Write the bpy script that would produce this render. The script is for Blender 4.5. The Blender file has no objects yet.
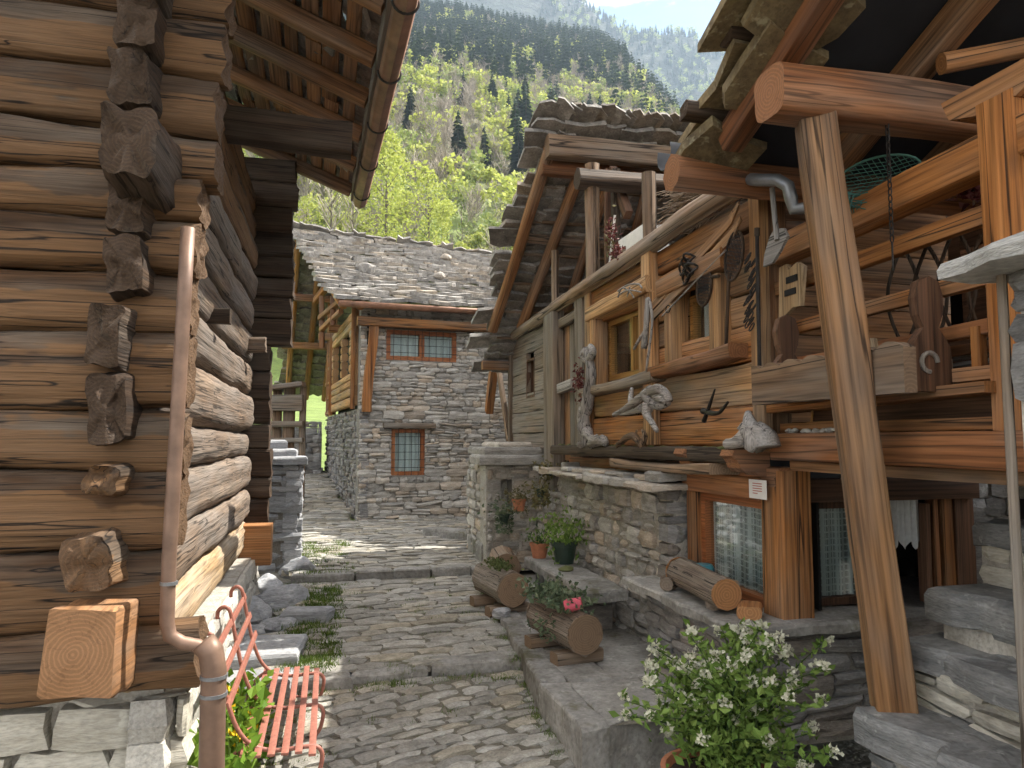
import bpy, bmesh, math, random
import numpy as np
from mathutils import Vector, Matrix, noise

# ------------------------------------------------------------------ camera, sky, sun, exposure
scene = bpy.context.scene
col = scene.collection
FOC = 720.0                                   # focal length in pixels of the 1024 px wide picture
YAW, PITCH = math.radians(14.2), math.atan(56 / 720)
cam = bpy.data.cameras.new('camera'); cam.sensor_width = 36.0; cam.lens = 36.0 * FOC / 1024
cam.clip_start = 0.05; cam.clip_end = 20000
camo = bpy.data.objects.new('camera', cam); col.objects.link(camo)
camo.location = (0, 0, 0); camo.rotation_euler = (math.pi / 2 + PITCH, 0, -YAW)
scene.camera = camo

SUN_EL, SUN_AZ = math.radians(54), math.radians(76)      # azimuth measured from +Y towards +X
world = bpy.data.worlds.new('World'); scene.world = world; world.use_nodes = True
wn, wl = world.node_tree.nodes, world.node_tree.links
wn.clear()
wout = wn.new('ShaderNodeOutputWorld'); wbg = wn.new('ShaderNodeBackground')
sky = wn.new('ShaderNodeTexSky'); sky.sky_type = 'NISHITA'; sky.sun_disc = False
sky.sun_elevation = SUN_EL; sky.sun_rotation = SUN_AZ
sky.air_density = 1.0; sky.dust_density = 0.5; sky.ozone_density = 1.2; sky.altitude = 700
wbg.inputs['Strength'].default_value = 0.055
# strong warm clouds, mostly out of view, added to light the shaded places
tc = wn.new('ShaderNodeTexCoord'); mp = wn.new('ShaderNodeMapping'); mp.inputs['Scale'].default_value = (1.6, 1.6, 4.0)
cn = wn.new('ShaderNodeTexNoise'); cn.inputs['Scale'].default_value = 2.3; cn.inputs['Detail'].default_value = 9; cn.inputs['Roughness'].default_value = 0.58
mp.inputs['Location'].default_value = (0.3, 7.5, 3.9)
cr = wn.new('ShaderNodeValToRGB'); cr.color_ramp.elements[0].position = 0.44; cr.color_ramp.elements[1].position = 0.62
cm = wn.new('ShaderNodeMixRGB'); cm.inputs['Color2'].default_value = (19.8, 17.5, 14.7, 1)
wl.new(tc.outputs['Generated'], mp.inputs['Vector']); wl.new(mp.outputs[0], cn.inputs['Vector']); wl.new(cn.outputs['Fac'], cr.inputs[0])
wl.new(cr.outputs[0], cm.inputs['Fac']); wl.new(sky.outputs[0], cm.inputs['Color1']); wl.new(cm.outputs[0], wbg.inputs['Color'])
wl.new(wbg.outputs[0], wout.inputs['Surface'])

sun = bpy.data.lights.new('sun', 'SUN'); sun.energy = 2.6; sun.angle = math.radians(0.53); sun.color = (1.0, 0.95, 0.86)
suno = bpy.data.objects.new('sun', sun); col.objects.link(suno); suno.location = (20, 5, 30)
sdir = Vector((math.sin(SUN_AZ) * math.cos(SUN_EL), math.cos(SUN_AZ) * math.cos(SUN_EL), math.sin(SUN_EL)))
suno.rotation_euler = sdir.to_track_quat('Z', 'Y').to_euler()

vs = scene.view_settings
vs.view_transform = 'Standard'; vs.look = 'None'; vs.gamma = 1.0; vs.use_curve_mapping = False
vs.exposure = 2.28
scene.render.resolution_x, scene.render.resolution_y = 1024, 768
scene.cycles.max_bounces = 6; scene.cycles.diffuse_bounces = 3; scene.cycles.glossy_bounces = 2; scene.cycles.transparent_max_bounces = 8
scene.cycles.use_adaptive_sampling = True; scene.cycles.adaptive_threshold = 0.03; scene.cycles.caustics_reflective = False; scene.cycles.caustics_refractive = False
scene.cycles.volume_bounces = 0
try:
    scene.cycles.use_denoising = True
except Exception:
    pass

# ------------------------------------------------------------------ measuring: picture point -> point on a real plane of the place
_F = Vector((math.sin(YAW) * math.cos(PITCH), math.cos(YAW) * math.cos(PITCH), math.sin(PITCH)))
_R = Vector((math.cos(YAW), -math.sin(YAW), 0)); _U = _R.cross(_F)
def ray(u, v): return _F + _R * ((u - 512) / FOC) + _U * ((384 - v) / FOC)
def oX(u, v, x): r = ray(u, v); return r * (x / r.x)
def oY(u, v, y): r = ray(u, v); return r * (y / r.y)
def oZ(u, v, z): r = ray(u, v); return r * (z / r.z)
def oD(u, v, d): return ray(u, v) * d
def pix(p): d = p.dot(_F); return 512 + FOC * p.dot(_R) / d, 384 - FOC * p.dot(_U) / d, d

# ------------------------------------------------------------------ objects
W = {}
V = Vector
def put(name, me, parent=None, M=None):
    o = bpy.data.objects.new(name, me); col.objects.link(o)
    M = M or Matrix.Identity(4)
    W[o] = M
    if parent is not None:
        o.parent = parent; o.matrix_basis = W[parent].inverted() @ M
    else:
        o.matrix_basis = M
    return o
def tag(o, label=None, cat=None, group=None, kind=None):
    if label: o['label'] = label
    if cat: o['category'] = cat
    if group: o['group'] = group
    if kind: o['kind'] = kind
    return o
def thing(name, label, cat, loc, group=None, rz=0.0):
    M = Matrix.Translation(V(loc)) @ Matrix.Rotation(rz, 4, 'Z')
    return tag(put(name, None, None, M), label, cat, group)
def copy_tree(root, M, label):
    """a copy of a thing with its parts and sub-parts, sharing mesh data"""
    r = root.copy(); col.objects.link(r); r.matrix_basis = M; r['label'] = label; W[r] = M
    for ch in root.children:
        c = ch.copy(); col.objects.link(c); c.parent = r; c.matrix_basis = ch.matrix_basis; W[c] = M @ ch.matrix_basis
        for g in ch.children:
            d = g.copy(); col.objects.link(d); d.parent = c; d.matrix_basis = g.matrix_basis
    return r
def mesh(name, verts, faces, mat=None, smooth=False):
    me = bpy.data.meshes.new(name)
    me.from_pydata([tuple(v) for v in verts], [], faces)
    if mat: me.materials.append(mat)
    if smooth: me.polygons.foreach_set('use_smooth', [True] * len(me.polygons))
    me.update()
    return me
class MB:
    """collects pieces into one mesh"""
    def __init__(s): s.v = []; s.f = []
    def add(s, verts, faces):
        b = len(s.v); s.v += [tuple(v) for v in verts]; s.f += [tuple(i + b for i in f) for f in faces]; return s
    def box(s, a, b):
        x0, y0, z0 = a; x1, y1, z1 = b
        return s.add([(x0,y0,z0),(x1,y0,z0),(x1,y1,z0),(x0,y1,z0),(x0,y0,z1),(x1,y0,z1),(x1,y1,z1),(x0,y1,z1)],
                     [(0,3,2,1),(4,5,6,7),(0,1,5,4),(1,2,6,5),(2,3,7,6),(3,0,4,7)])
    def tube(s, pts, r, n=8, closed=False, cap=True):
        pts = [V(p) for p in pts]; m = len(pts); rs = r if isinstance(r, (list, tuple)) else [r] * m
        base = len(s.v); prev = None
        for i, p in enumerate(pts):
            a = pts[i - 1] if (i > 0 or closed) else p; b = pts[(i + 1) % m] if (i < m - 1 or closed) else p
            t = (b - a).normalized()
            if prev is None:
                q = V((0, 0, 1)) if abs(t.z) < 0.9 else V((1, 0, 0)); x = t.cross(q).normalized()
            else:
                x = (prev - t * prev.dot(t)).normalized()
            prev = x; y = t.cross(x)
            for k in range(n):
                an = 2 * math.pi * k / n; s.v.append(tuple(p + (x * math.cos(an) + y * math.sin(an)) * rs[i]))
        for i in range(m if closed else m - 1):
            j = (i + 1) % m
            for k in range(n):
                k2 = (k + 1) % n
                s.f.append((base + i * n + k, base + i * n + k2, base + j * n + k2, base + j * n + k))
        if cap and not closed:
            s.f.append(tuple(base + k for k in reversed(range(n)))); s.f.append(tuple(base + (m - 1) * n + k for k in range(n)))
        return s
    def build(s, name, mat, parent=None, M=None, smooth=False):
        """vertices given in world space (or in M's space when M is given)"""
        if M is None:
            c = V((0, 0, 0)); n = max(1, len(s.v))
            arr = np.array(s.v); lo, hi = arr.min(0), arr.max(0); c = V(((lo[0]+hi[0])/2, (lo[1]+hi[1])/2, lo[2]))
            M = Matrix.Translation(c); ext = hi - lo; ax = int(np.argmax(ext))      # local X along the longest side: wood grain follows it
            if ax == 1: M = M @ Matrix(((0, -1, 0, 0), (1, 0, 0, 0), (0, 0, 1, 0), (0, 0, 0, 1)))
            if ax == 2: M = M @ Matrix(((0, 0, -1, 0), (0, 1, 0, 0), (1, 0, 0, 0), (0, 0, 0, 1)))
            A_ = np.array(M.inverted()); s.v = (np.c_[arr, np.ones(n)] @ A_.T)[:, :3].tolist()
        return put(name, mesh(name, s.v, s.f, mat, smooth), parent, M)
def frame(o, x, up):
    """matrix with local X along x and local Z near up"""
    x = V(x).normalized(); up = V(up); y = up.cross(x)
    if y.length < 1e-4: y = V((0, 1, 0)).cross(x)
    y.normalize(); z = x.cross(y)
    return Matrix(((x.x, y.x, z.x, o[0]), (x.y, y.y, z.y, o[1]), (x.z, y.z, z.z, o[2]), (0, 0, 0, 1)))
def section(w, h, c, n=16):
    if n != 16:                                  # finer outline: resample the 16-point one
        b = section(w, h, c); out = []
        for i in range(n):
            t = i * 16 / n; k = int(t); q = t - k; a, d = b[k], b[(k + 1) % 16]; out.append((a[0] + (d[0] - a[0]) * q, a[1] + (d[1] - a[1]) * q))
        return out
    """16 points of a rounded rectangle; c = corner radius as a part of the half side"""
    r = c * min(w, h) / 2; pts = []
    for cx, cy, a0, mx, my in ((1, 1, 0, 0, 1), (-1, 1, 90, -1, 0), (-1, -1, 180, 0, -1), (1, -1, 270, 1, 0)):
        for a in (0, 45, 90):
            t = math.radians(a0 + a)
            pts.append((cx * (w / 2 - r) + r * math.cos(t), cy * (h / 2 - r) + r * math.sin(t)))
        pts.append((mx * w / 2, my * h / 2))
    return pts
_SEED = [1]
def log_mesh(L, w, h, c, wob, seg, bow=0.0, taper=1.0, rough=0.0, endcut=0.0, groove=0.0):
    _SEED[0] += 1; sd = _SEED[0] * 7.31
    n = 40 if groove else 16; sec = section(w, h, c, n); v = []; f = []
    ends = []
    for i in range(seg + 1):
        t = i / seg; x = L * t; k = 1 + (taper - 1) * t
        by = bow * math.sin(math.pi * t) * (1 if int(sd) % 2 else -1); bz = bow * 0.6 * math.sin(math.pi * t * 1.7 + sd)
        oy = wob * noise.noise((x * 0.9, sd, 1)) ; oz = wob * noise.noise((x * 0.9, sd, 9))
        for (y, z) in sec:
            d = 1 + wob / max(w, h) * 1.6 * noise.noise((x * 2.2, y * 9 + sd, z * 9))
            if rough: d += rough * noise.noise((x * 9, y * 25 + sd, z * 25))
            if groove:                              # weather checks running along the log
                th_ = math.atan2(z, y); g_ = abs(noise.noise((x * .55 + sd, math.cos(th_) * 5.5, math.sin(th_) * 5.5 + sd)))
                d -= groove * max(0, 1 - g_ / .07) + groove * .8 * noise.noise((x * 1.3, math.cos(th_) * 9 + sd, math.sin(th_) * 9))
            xx = x
            if endcut and (i == 0 or i == seg): xx += endcut * noise.noise((y * k * d * 14, z * k * d * 14, sd + i))
            v.append((xx, y * k * d + by + oy, z * k * d + bz + oz))
    for i in range(seg):
        for k in range(n):
            k2 = (k + 1) % n; f.append((i * n + k, i * n + k2, (i + 1) * n + k2, (i + 1) * n + k))
    nside = len(f)
    for e, i in ((0, 0), (1, seg)):
        b = len(v); ring = [v[i * n + k] for k in range(n)]
        cy = sum(r[1] for r in ring) / n; cz = sum(r[2] for r in ring) / n; x0 = L if i else 0.0; sc_ = (1.0, .68, .36) if endcut else (1.0,)
        def ex_(y, z): return x0 + endcut * noise.noise((y * 14, z * 14, sd + i)) + endcut * .35 * noise.noise((y * 40, z * 40, sd))
        v += ring
        for q in sc_[1:]:
            for r in ring: y, z = cy + (r[1] - cy) * q, cz + (r[2] - cz) * q; v.append((ex_(y, z), y, z))
        v.append((ex_(cy, cz), cy, cz)); m_ = len(sc_)
        for q in range(m_ - 1):
            for k in range(n):
                k2 = (k + 1) % n; t4 = (b + q*n + k, b + q*n + k2, b + (q+1)*n + k2, b + (q+1)*n + k); f.append(t4 if e else t4[::-1])
        for k in range(n):
            k2 = (k + 1) % n; a_, d_ = b + (m_-1)*n + k, b + (m_-1)*n + k2; f.append((a_, d_, b + m_*n) if e else (d_, a_, b + m_*n))
    return v, f, nside
def beam(parent, name, p0, p1, w, h, mat, c=0.2, wob=0.006, seg=None, up=(0, 0, 1), bow=0.0, taper=1.0, rough=0.0, endcut=0.0, groove=0.0):
    p0, p1 = V(p0), V(p1); L = (p1 - p0).length
    if seg is None: seg = max(2, min(28, int(L / 0.16)))
    v, f, ns = log_mesh(L, w, h, c, wob, seg, bow, taper, rough, endcut, groove)
    me = mesh(name, v, f, mat); sm = [i < ns or endcut > .02 for i in range(len(f))]; me.polygons.foreach_set('use_smooth', sm)
    return put(name, me, parent, frame(p0, p1 - p0, up))
def plank(parent, name, p0, p1, w, h, mat, up=(0, 0, 1), wob=0.004, seg=None):
    return beam(parent, name, p0, p1, w, h, mat, c=0.12, wob=wob, up=up, seg=seg or max(2, min(10, int((V(p1) - V(p0)).length / 0.3))))
# ------------------------------------------------------------------ materials
class NT:
    def __init__(s, name):
        s.m = bpy.data.materials.new(name); s.m.use_nodes = True; s.n = s.m.node_tree.nodes; s.l = s.m.node_tree.links
        s.n.clear(); s.out = s.n.new('ShaderNodeOutputMaterial'); s.b = s.n.new('ShaderNodeBsdfPrincipled'); s.l.new(s.b.outputs[0], s.out.inputs['Surface'])
    def node(s, t, **kw):
        x = s.n.new('ShaderNode' + t)
        for k, v in kw.items(): setattr(x, k, v)
        return x
    def inp(s, x, i, val):
        if hasattr(val, 'is_linked') or isinstance(val, bpy.types.NodeSocket): s.l.new(val, x.inputs[i])
        else: x.inputs[i].default_value = val
    def noise(s, vec, scale, detail=5, rough=0.55, dist=0.0):
        x = s.node('TexNoise'); s.inp(x, 'Vector', vec); x.inputs['Scale'].default_value = scale
        x.inputs['Detail'].default_value = detail; x.inputs['Roughness'].default_value = rough; x.inputs['Distortion'].default_value = dist
        return x.outputs['Fac']
    def map(s, vec, scale=(1, 1, 1), loc=(0, 0, 0)):
        x = s.node('Mapping'); s.inp(x, 'Vector', vec); x.inputs['Scale'].default_value = scale; x.inputs['Location'].default_value = loc
        return x.outputs[0]
    def math(s, op, a, b=0.0, clamp=False):
        x = s.node('Math', operation=op, use_clamp=clamp); s.inp(x, 0, a); s.inp(x, 1, b); return x.outputs[0]
    def ramp(s, fac, stops, interp='LINEAR'):
        x = s.node('ValToRGB'); s.l.new(fac, x.inputs[0]); cr = x.color_ramp; cr.interpolation = interp
        while len(cr.elements) < len(stops): cr.elements.new(0.5)
        for e, (p, c) in zip(cr.elements, stops):
            e.position = p; e.color = (c, c, c, 1) if isinstance(c, (int, float)) else (*c, 1)
        return x.outputs[0]
    def mix(s, fac, a, b, mode='MIX'):
        x = s.node('MixRGB', blend_type=mode); s.inp(x, 0, fac)
        for i, c in ((1, a), (2, b)):
            if isinstance(c, (tuple, list)): x.inputs[i].default_value = (*c, 1)
            else: s.inp(x, i, c)
        return x.outputs[0]
    def bump(s, h, strength=0.4, dist=0.02, nrm=None):
        x = s.node('Bump'); s.l.new(h, x.inputs['Height']); x.inputs['Strength'].default_value = strength; x.inputs['Distance'].default_value = dist
        if nrm is not None: s.l.new(nrm, x.inputs['Normal'])
        s.l.new(x.outputs[0], s.b.inputs['Normal']); return x.outputs[0]
    def rnd(s):
        """random of the piece: object random + island random, wrapped to 0..1"""
        oi = s.node('ObjectInfo'); g = s.node('NewGeometry')
        return s.math('FRACT', s.math('ADD', oi.outputs['Random'], g.outputs['Random Per Island']))
    def rndo(s): return s.node('ObjectInfo').outputs['Random']
    def pos(s): return s.node('NewGeometry').outputs['Position']
    def obj(s): return s.node('TexCoord').outputs['Object']
def wood(name, c0, c1, c2, grey=None, greyamt=0.0, across=7.0, crack=0.6, rough=0.75, bump=0.5, var=0.3, knots=True, sat=1.02, under=None):
    t = NT(name); r = t.rndo()
    off = t.node('CombineXYZ'); 
    for i, k in enumerate((37.0, 11.0, 23.0)): t.l.new(t.math('MULTIPLY', r, k), off.inputs[i])
    vec = t.node('VectorMath', operation='ADD'); t.l.new(t.obj(), vec.inputs[0]); t.l.new(off.outputs[0], vec.inputs[1]); vec = vec.outputs[0]
    broad = t.noise(t.map(vec, (0.35, across, across)), 1.0, 3, 0.6, 0.2)
    fine = t.noise(t.map(vec, (1.3, across * 9, across * 9)), 1.0, 2, 0.65)
    colr = t.ramp(broad, [(0.28, c0), (0.5, c1), (0.74, c2)])
    colr = t.mix(0.9, colr, t.ramp(fine, [(0.28, 0.35), (0.52, 1.0), (0.75, 1.4)]), 'MULTIPLY')
    if knots:
        vo = t.node('TexVoronoi'); t.l.new(t.map(vec, (1.6, 5.0, 5.0)), vo.inputs['Vector']); vo.inputs['Scale'].default_value = 1.0
        colr = t.mix(t.ramp(vo.outputs['Distance'], [(0.05, 0.8), (0.16, 0.0)]), colr, t.mix(0.6, colr, (0.03, 0.018, 0.01)))
    if grey:
        g = t.ramp(t.noise(t.map(vec, (0.5, 2.2, 2.2), (5, 3, 1)), 1.3, 3, 0.7), [(0.5 - 0.35 * greyamt, 0.0), (0.78 - 0.35 * greyamt, 1.0)])
        colr = t.mix(g, colr, t.mix(0.8, grey, t.ramp(fine, [(0.2, 0.4), (0.55, 1.0), (0.8, 1.35)]), 'MULTIPLY'))
    if under:                                    # the sheltered lower side of a hewn log keeps its golden colour
        su = t.node('SeparateXYZ'); t.l.new(t.obj(), su.inputs[0])
        ug = t.ramp(t.math('ADD', t.math('MULTIPLY', su.outputs[2], -2.4), t.math('ADD', t.math('MULTIPLY', broad, 1.3), t.math('MULTIPLY', t.noise(t.map(vec, (1.1, 1.6, 1.6)), 1.6, 3, .7), .9))), [(0.95, 0.0), (1.5, 0.75)])
        colr = t.mix(ug, colr, t.mix(0.8, under, t.ramp(fine, [(0.2, 0.45), (0.55, 1.0), (0.8, 1.3)]), 'MULTIPLY'))
    ck = t.noise(t.map(vec, (0.22, across * 2.2, across * 2.2), (9, 1, 4)), 1.0, 2, 0.5)
    line = t.ramp(t.math('ABSOLUTE', t.math('SUBTRACT', ck, 0.5)), [(0.004, 1.0), (0.018, 0.0)])
    colr = t.mix(t.math('MULTIPLY', line, crack), colr, (0.012, 0.009, 0.007))
    # sawn ends: growth rings round the local X axis
    tc_ = t.node('TexCoord'); sn = t.node('SeparateXYZ'); t.l.new(tc_.outputs['Normal'], sn.inputs[0]); so = t.node('SeparateXYZ'); t.l.new(tc_.outputs['Object'], so.inputs[0])
    rad = t.math('SQRT', t.math('ADD', t.math('POWER', so.outputs[1], 2.0), t.math('POWER', so.outputs[2], 2.0)))
    ring = t.math('SINE', t.math('ADD', t.math('MULTIPLY', rad, 330.0), t.math('MULTIPLY', broad, 16.0)))
    endc = t.mix(0.55, t.mix(0.35, c1, c2), t.ramp(ring, [(0.0, 0.62), (0.6, 1.0), (1.0, 1.1)]), 'MULTIPLY')
    if grey: endc = t.mix(greyamt * .5, endc, grey)
    endc = t.mix(t.math('MULTIPLY', line, 0.2), endc, (0.02, 0.015, 0.01))
    colr = t.mix(t.ramp(t.math('ABSOLUTE', sn.outputs[0]), [(0.75, 0.0), (0.9, 1.0)]), colr, endc)
    val = t.math('ADD', 1.0 - var * 0.5, t.math('MULTIPLY', t.math('FRACT', t.math('MULTIPLY', r, 7.77)), var))
    hs = t.node('HueSaturation'); t.l.new(colr, hs.inputs['Color']); t.l.new(val, hs.inputs['Value'])
    hs.inputs['Saturation'].default_value = sat if not grey or greyamt < .4 else 1.0
    t.l.new(hs.outputs[0], t.b.inputs['Base Color']); t.b.inputs['Roughness'].default_value = rough
    t.b.inputs['Specular IOR Level'].default_value = 0.25
    hgt = t.math('ADD', t.math('MULTIPLY', broad, 0.8), t.math('MULTIPLY', fine, 0.45))
    t.bump(hgt, bump, 0.02)
    return t.m
def stone(name, cols, scale=6.0, rough=0.85, bump=0.5, lichen=None, lamt=0.4, moss=None, mamt=0.0, var=0.35, layered=False, warm=None):
    t = NT(name); p = t.pos(); r = t.rnd()
    off = t.node('VectorMath', operation='ADD'); t.l.new(p, off.inputs[0]); cb = t.node('CombineXYZ')
    for i, k in enumerate((9.0, 17.0, 5.0)): t.l.new(t.math('MULTIPLY', r, k), cb.inputs[i])
    t.l.new(cb.outputs[0], off.inputs[1]); vec = off.outputs[0]
    if layered: vec = t.map(vec, (1, 1, 4.5))
    n1 = t.noise(vec, scale, 4, 0.65); n2 = t.noise(vec, scale * 7, 2, 0.6)
    colr = t.ramp(n1, [(0.25, cols[0]), (0.5, cols[1]), (0.75, cols[2])])
    colr = t.mix(0.7, colr, t.ramp(n2, [(0.25, 0.55), (0.55, 1.0), (0.8, 1.25)]), 'MULTIPLY')
    if warm:
        colr = t.mix(t.ramp(t.math('FRACT', t.math('MULTIPLY', r, 5.3)), [(0.55, 0.0), (1.0, 0.75)]), colr, t.mix(1.0, colr, warm, 'MULTIPLY'))
    if lichen:
        l = t.ramp(t.noise(p, 11, 3, 0.7), [(0.68 - 0.25 * lamt, 0.0), (0.76 - 0.2 * lamt, 1.0)])
        colr = t.mix(t.math('MULTIPLY', l, 0.75), colr, lichen)
    if moss:
        l = t.ramp(t.noise(p, 2.6, 4, 0.75), [(0.70 - 0.35 * mamt, 0.0), (0.80 - 0.3 * mamt, 1.0)])
        colr = t.mix(t.math('MULTIPLY', l, 0.8), colr, moss)
    val = t.math('ADD', 1.0 - var * 0.5, t.math('MULTIPLY', t.math('FRACT', t.math('MULTIPLY', r, 3.71)), var))
    hs = t.node('HueSaturation'); t.l.new(colr, hs.inputs['Color']); t.l.new(val, hs.inputs['Value'])
    t.l.new(hs.outputs[0], t.b.inputs['Base Color']); t.b.inputs['Roughness'].default_value = rough
    t.b.inputs['Specular IOR Level'].default_value = 0.3
    t.bump(t.math('ADD', n1, t.math('MULTIPLY', n2, 0.35)), bump, 0.02)
    return t.m
def plain(name, c, rough=0.6, metal=0.0, var=0.25, scale=14.0, bump=0.15, spec=0.4):
    t = NT(name); n = t.noise(t.obj(), scale, 5, 0.6)
    t.l.new(t.mix(1.0, c, t.ramp(n, [(0.25, 1 - var), (0.75, 1 + var)]), 'MULTIPLY'), t.b.inputs['Base Color'])
    t.b.inputs['Roughness'].default_value = rough; t.b.inputs['Metallic'].default_value = metal; t.b.inputs['Specular IOR Level'].default_value = spec
    if bump: t.bump(n, bump, 0.01)
    return t.m
def leafmat(name, c0, c1, c2, trans=0.25, rough=0.6, objvar=0.3):
    t = NT(name); g = t.node('NewGeometry'); r = g.outputs['Random Per Island']
    colr = t.ramp(r, [(0.0, c0), (0.5, c1), (1.0, c2)])
    val = t.math('ADD', 1.0 - objvar * 0.5, t.math('MULTIPLY', t.rndo(), objvar))
    hs = t.node('HueSaturation'); t.l.new(colr, hs.inputs['Color']); t.l.new(val, hs.inputs['Value'])
    t.l.new(hs.outputs[0], t.b.inputs['Base Color']); t.b.inputs['Roughness'].default_value = rough; t.b.inputs['Specular IOR Level'].default_value = 0.2
    if trans:
        tr = t.node('BsdfTranslucent'); t.l.new(hs.outputs[0], tr.inputs['Color']); mx = t.node('MixShader'); mx.inputs[0].default_value = trans
        t.l.new(t.b.outputs[0], mx.inputs[1]); t.l.new(tr.outputs[0], mx.inputs[2]); t.l.new(mx.outputs[0], t.out.inputs['Surface'])
    return t.m
def glassmat(name, tint=(0.9, 0.95, 0.95), through=0.75):
    t = NT(name); tr = t.node('BsdfTransparent'); tr.inputs[0].default_value = (*tint, 1)
    gl = t.node('BsdfGlossy'); gl.inputs['Roughness'].default_value = 0.03
    lw = t.node('Fresnel'); lw.inputs[0].default_value = 1.5
    f = t.math('ADD', t.math('MULTIPLY', lw.outputs[0], 0.28), 0.012, True)
    mx = t.node('MixShader'); t.l.new(f, mx.inputs[0]); t.l.new(tr.outputs[0], mx.inputs[1]); t.l.new(gl.outputs[0], mx.inputs[2])
    t.l.new(mx.outputs[0], t.out.inputs['Surface']); return t.m

M = {}
M['old_log'] = wood('old_log_wood', (0.024, 0.012, 0.005), (0.078, 0.040, 0.018), (0.175, 0.095, 0.044), (0.14, 0.108, 0.08), 0.36, 6.0, 0.95, 0.8, 1.0, under=(0.185, 0.10, 0.045), sat=1.0)
M['dark_log'] = wood('dark_weathered_wood', (0.020, 0.012, 0.008), (0.05, 0.030, 0.018), (0.105, 0.067, 0.042), (0.095, 0.075, 0.058), 0.25, 7.0, 0.8, 0.8, 1.0)
M['sun_log'] = wood('sunlit_weathered_wood', (0.085, 0.05, 0.03), (0.175, 0.12, 0.08), (0.27, 0.205, 0.15), (0.19, 0.16, 0.135), 0.4, 7.0, 0.8, 0.8, 0.9)  # paler weathered log wood, with sunlight put into its colour
M['pale_log'] = wood('pale_new_log', (0.24, 0.15, 0.075), (0.34, 0.23, 0.125), (0.42, 0.31, 0.19), (0.45, 0.38, 0.30), 0.3, 6.0, 0.6, 0.75, 0.5)
M['cut_wood'] = wood('freshly_cut_wood', (0.24, 0.10, 0.035), (0.36, 0.17, 0.07), (0.46, 0.25, 0.12), None, 0, 8.0, 0.3, 0.7, 0.3)
M['rafter'] = wood('warm_rafter_wood', (0.16, 0.07, 0.03), (0.29, 0.145, 0.065), (0.40, 0.22, 0.11), (0.25, 0.18, 0.13), 0.15, 6.0, 0.5, 0.7, 0.35)
M['orange'] = wood('orange_larch_wood', (0.20, 0.075, 0.026), (0.34, 0.15, 0.058), (0.45, 0.235, 0.105), (0.26, 0.17, 0.11), 0.2, 5.5, 0.85, 0.7, 0.7, 0.6, sat=1.06)
M['honey'] = wood('honey_larch_wood', (0.28, 0.135, 0.055), (0.41, 0.225, 0.10), (0.51, 0.32, 0.165), (0.30, 0.225, 0.16), 0.22, 6.0, 0.65, 0.7, 0.6, 0.5)
M['post'] = wood('weathered_post_wood', (0.19, 0.09, 0.036), (0.33, 0.175, 0.08), (0.45, 0.275, 0.145), (0.21, 0.16, 0.125), 0.28, 5.0, 0.8, 0.75, 0.5)
M['redbeam'] = wood('reddish_beam_wood', (0.13, 0.05, 0.022), (0.25, 0.105, 0.045), (0.36, 0.17, 0.08), (0.22, 0.15, 0.11), 0.15, 5.0, 0.6, 0.6, 0.4)
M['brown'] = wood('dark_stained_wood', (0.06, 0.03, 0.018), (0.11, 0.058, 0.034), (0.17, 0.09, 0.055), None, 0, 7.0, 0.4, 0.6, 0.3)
M['grey_plank'] = wood('grey_weathered_plank', (0.10, 0.068, 0.042), (0.195, 0.14, 0.095), (0.29, 0.22, 0.155), (0.22, 0.195, 0.165), 0.45, 6.0, 0.8, 0.8, 0.6)
M['grey_log'] = wood('grey_round_log', (0.10, 0.058, 0.034), (0.205, 0.13, 0.078), (0.31, 0.215, 0.14), (0.22, 0.175, 0.135), 0.32, 4.0, 0.9, 0.8, 0.6)
M['drift'] = wood('silver_driftwood', (0.13, 0.11, 0.095), (0.27, 0.24, 0.21), (0.40, 0.36, 0.32), (0.36, 0.34, 0.32), 0.4, 9.0, 0.8, 0.8, 0.8)
M['frame'] = wood('golden_window_wood', (0.24, 0.115, 0.03), (0.34, 0.175, 0.055), (0.42, 0.24, 0.09), None, 0, 8.0, 0.2, 0.45, 0.15, 0.15)
M['red_frame'] = wood('red_brown_window_wood', (0.20, 0.065, 0.025), (0.30, 0.11, 0.045), (0.38, 0.16, 0.07), None, 0, 8.0, 0.2, 0.5, 0.2, 0.15)
M['bark'] = wood('rough_bark', (0.07, 0.05, 0.035), (0.18, 0.13, 0.095), (0.32, 0.26, 0.20), (0.28, 0.245, 0.20), 0.4, 14.0, 0.9, 0.9, 1.0)
M['wall_stone'] = stone('grey_wall_stone', ((0.25, 0.232, 0.205), (0.40, 0.378, 0.342), (0.53, 0.505, 0.465)), 5, 0.88, 0.6, (0.50, 0.50, 0.46), 0.35, None, 0, 0.6, True, (1.15, 0.95, 0.75))
M['dark_stone'] = stone('dark_wall_stone', ((0.12, 0.115, 0.11), (0.21, 0.205, 0.20), (0.32, 0.31, 0.30)), 5, 0.85, 0.6, (0.35, 0.35, 0.32), 0.2, (0.07, 0.08, 0.03), 0.15, 0.5, True, (1.1, 0.95, 0.8))  # darker wall stone with a little moss
M['path_stone'] = stone('path_cobble_stone', ((0.19, 0.18, 0.155), (0.31, 0.295, 0.26), (0.42, 0.405, 0.365)), 7, 0.92, 0.6, (0.40, 0.40, 0.36), 0.25, (0.10, 0.11, 0.045), 0.22, 0.5, True, (1.12, 1.02, 0.84))
M['flag'] = stone('flagstone', ((0.18, 0.172, 0.155), (0.28, 0.268, 0.245), (0.40, 0.385, 0.36)), 4, 0.85, 0.9, (0.42, 0.41, 0.37), 0.35, (0.11, 0.10, 0.05), 0.4, 0.4)
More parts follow.
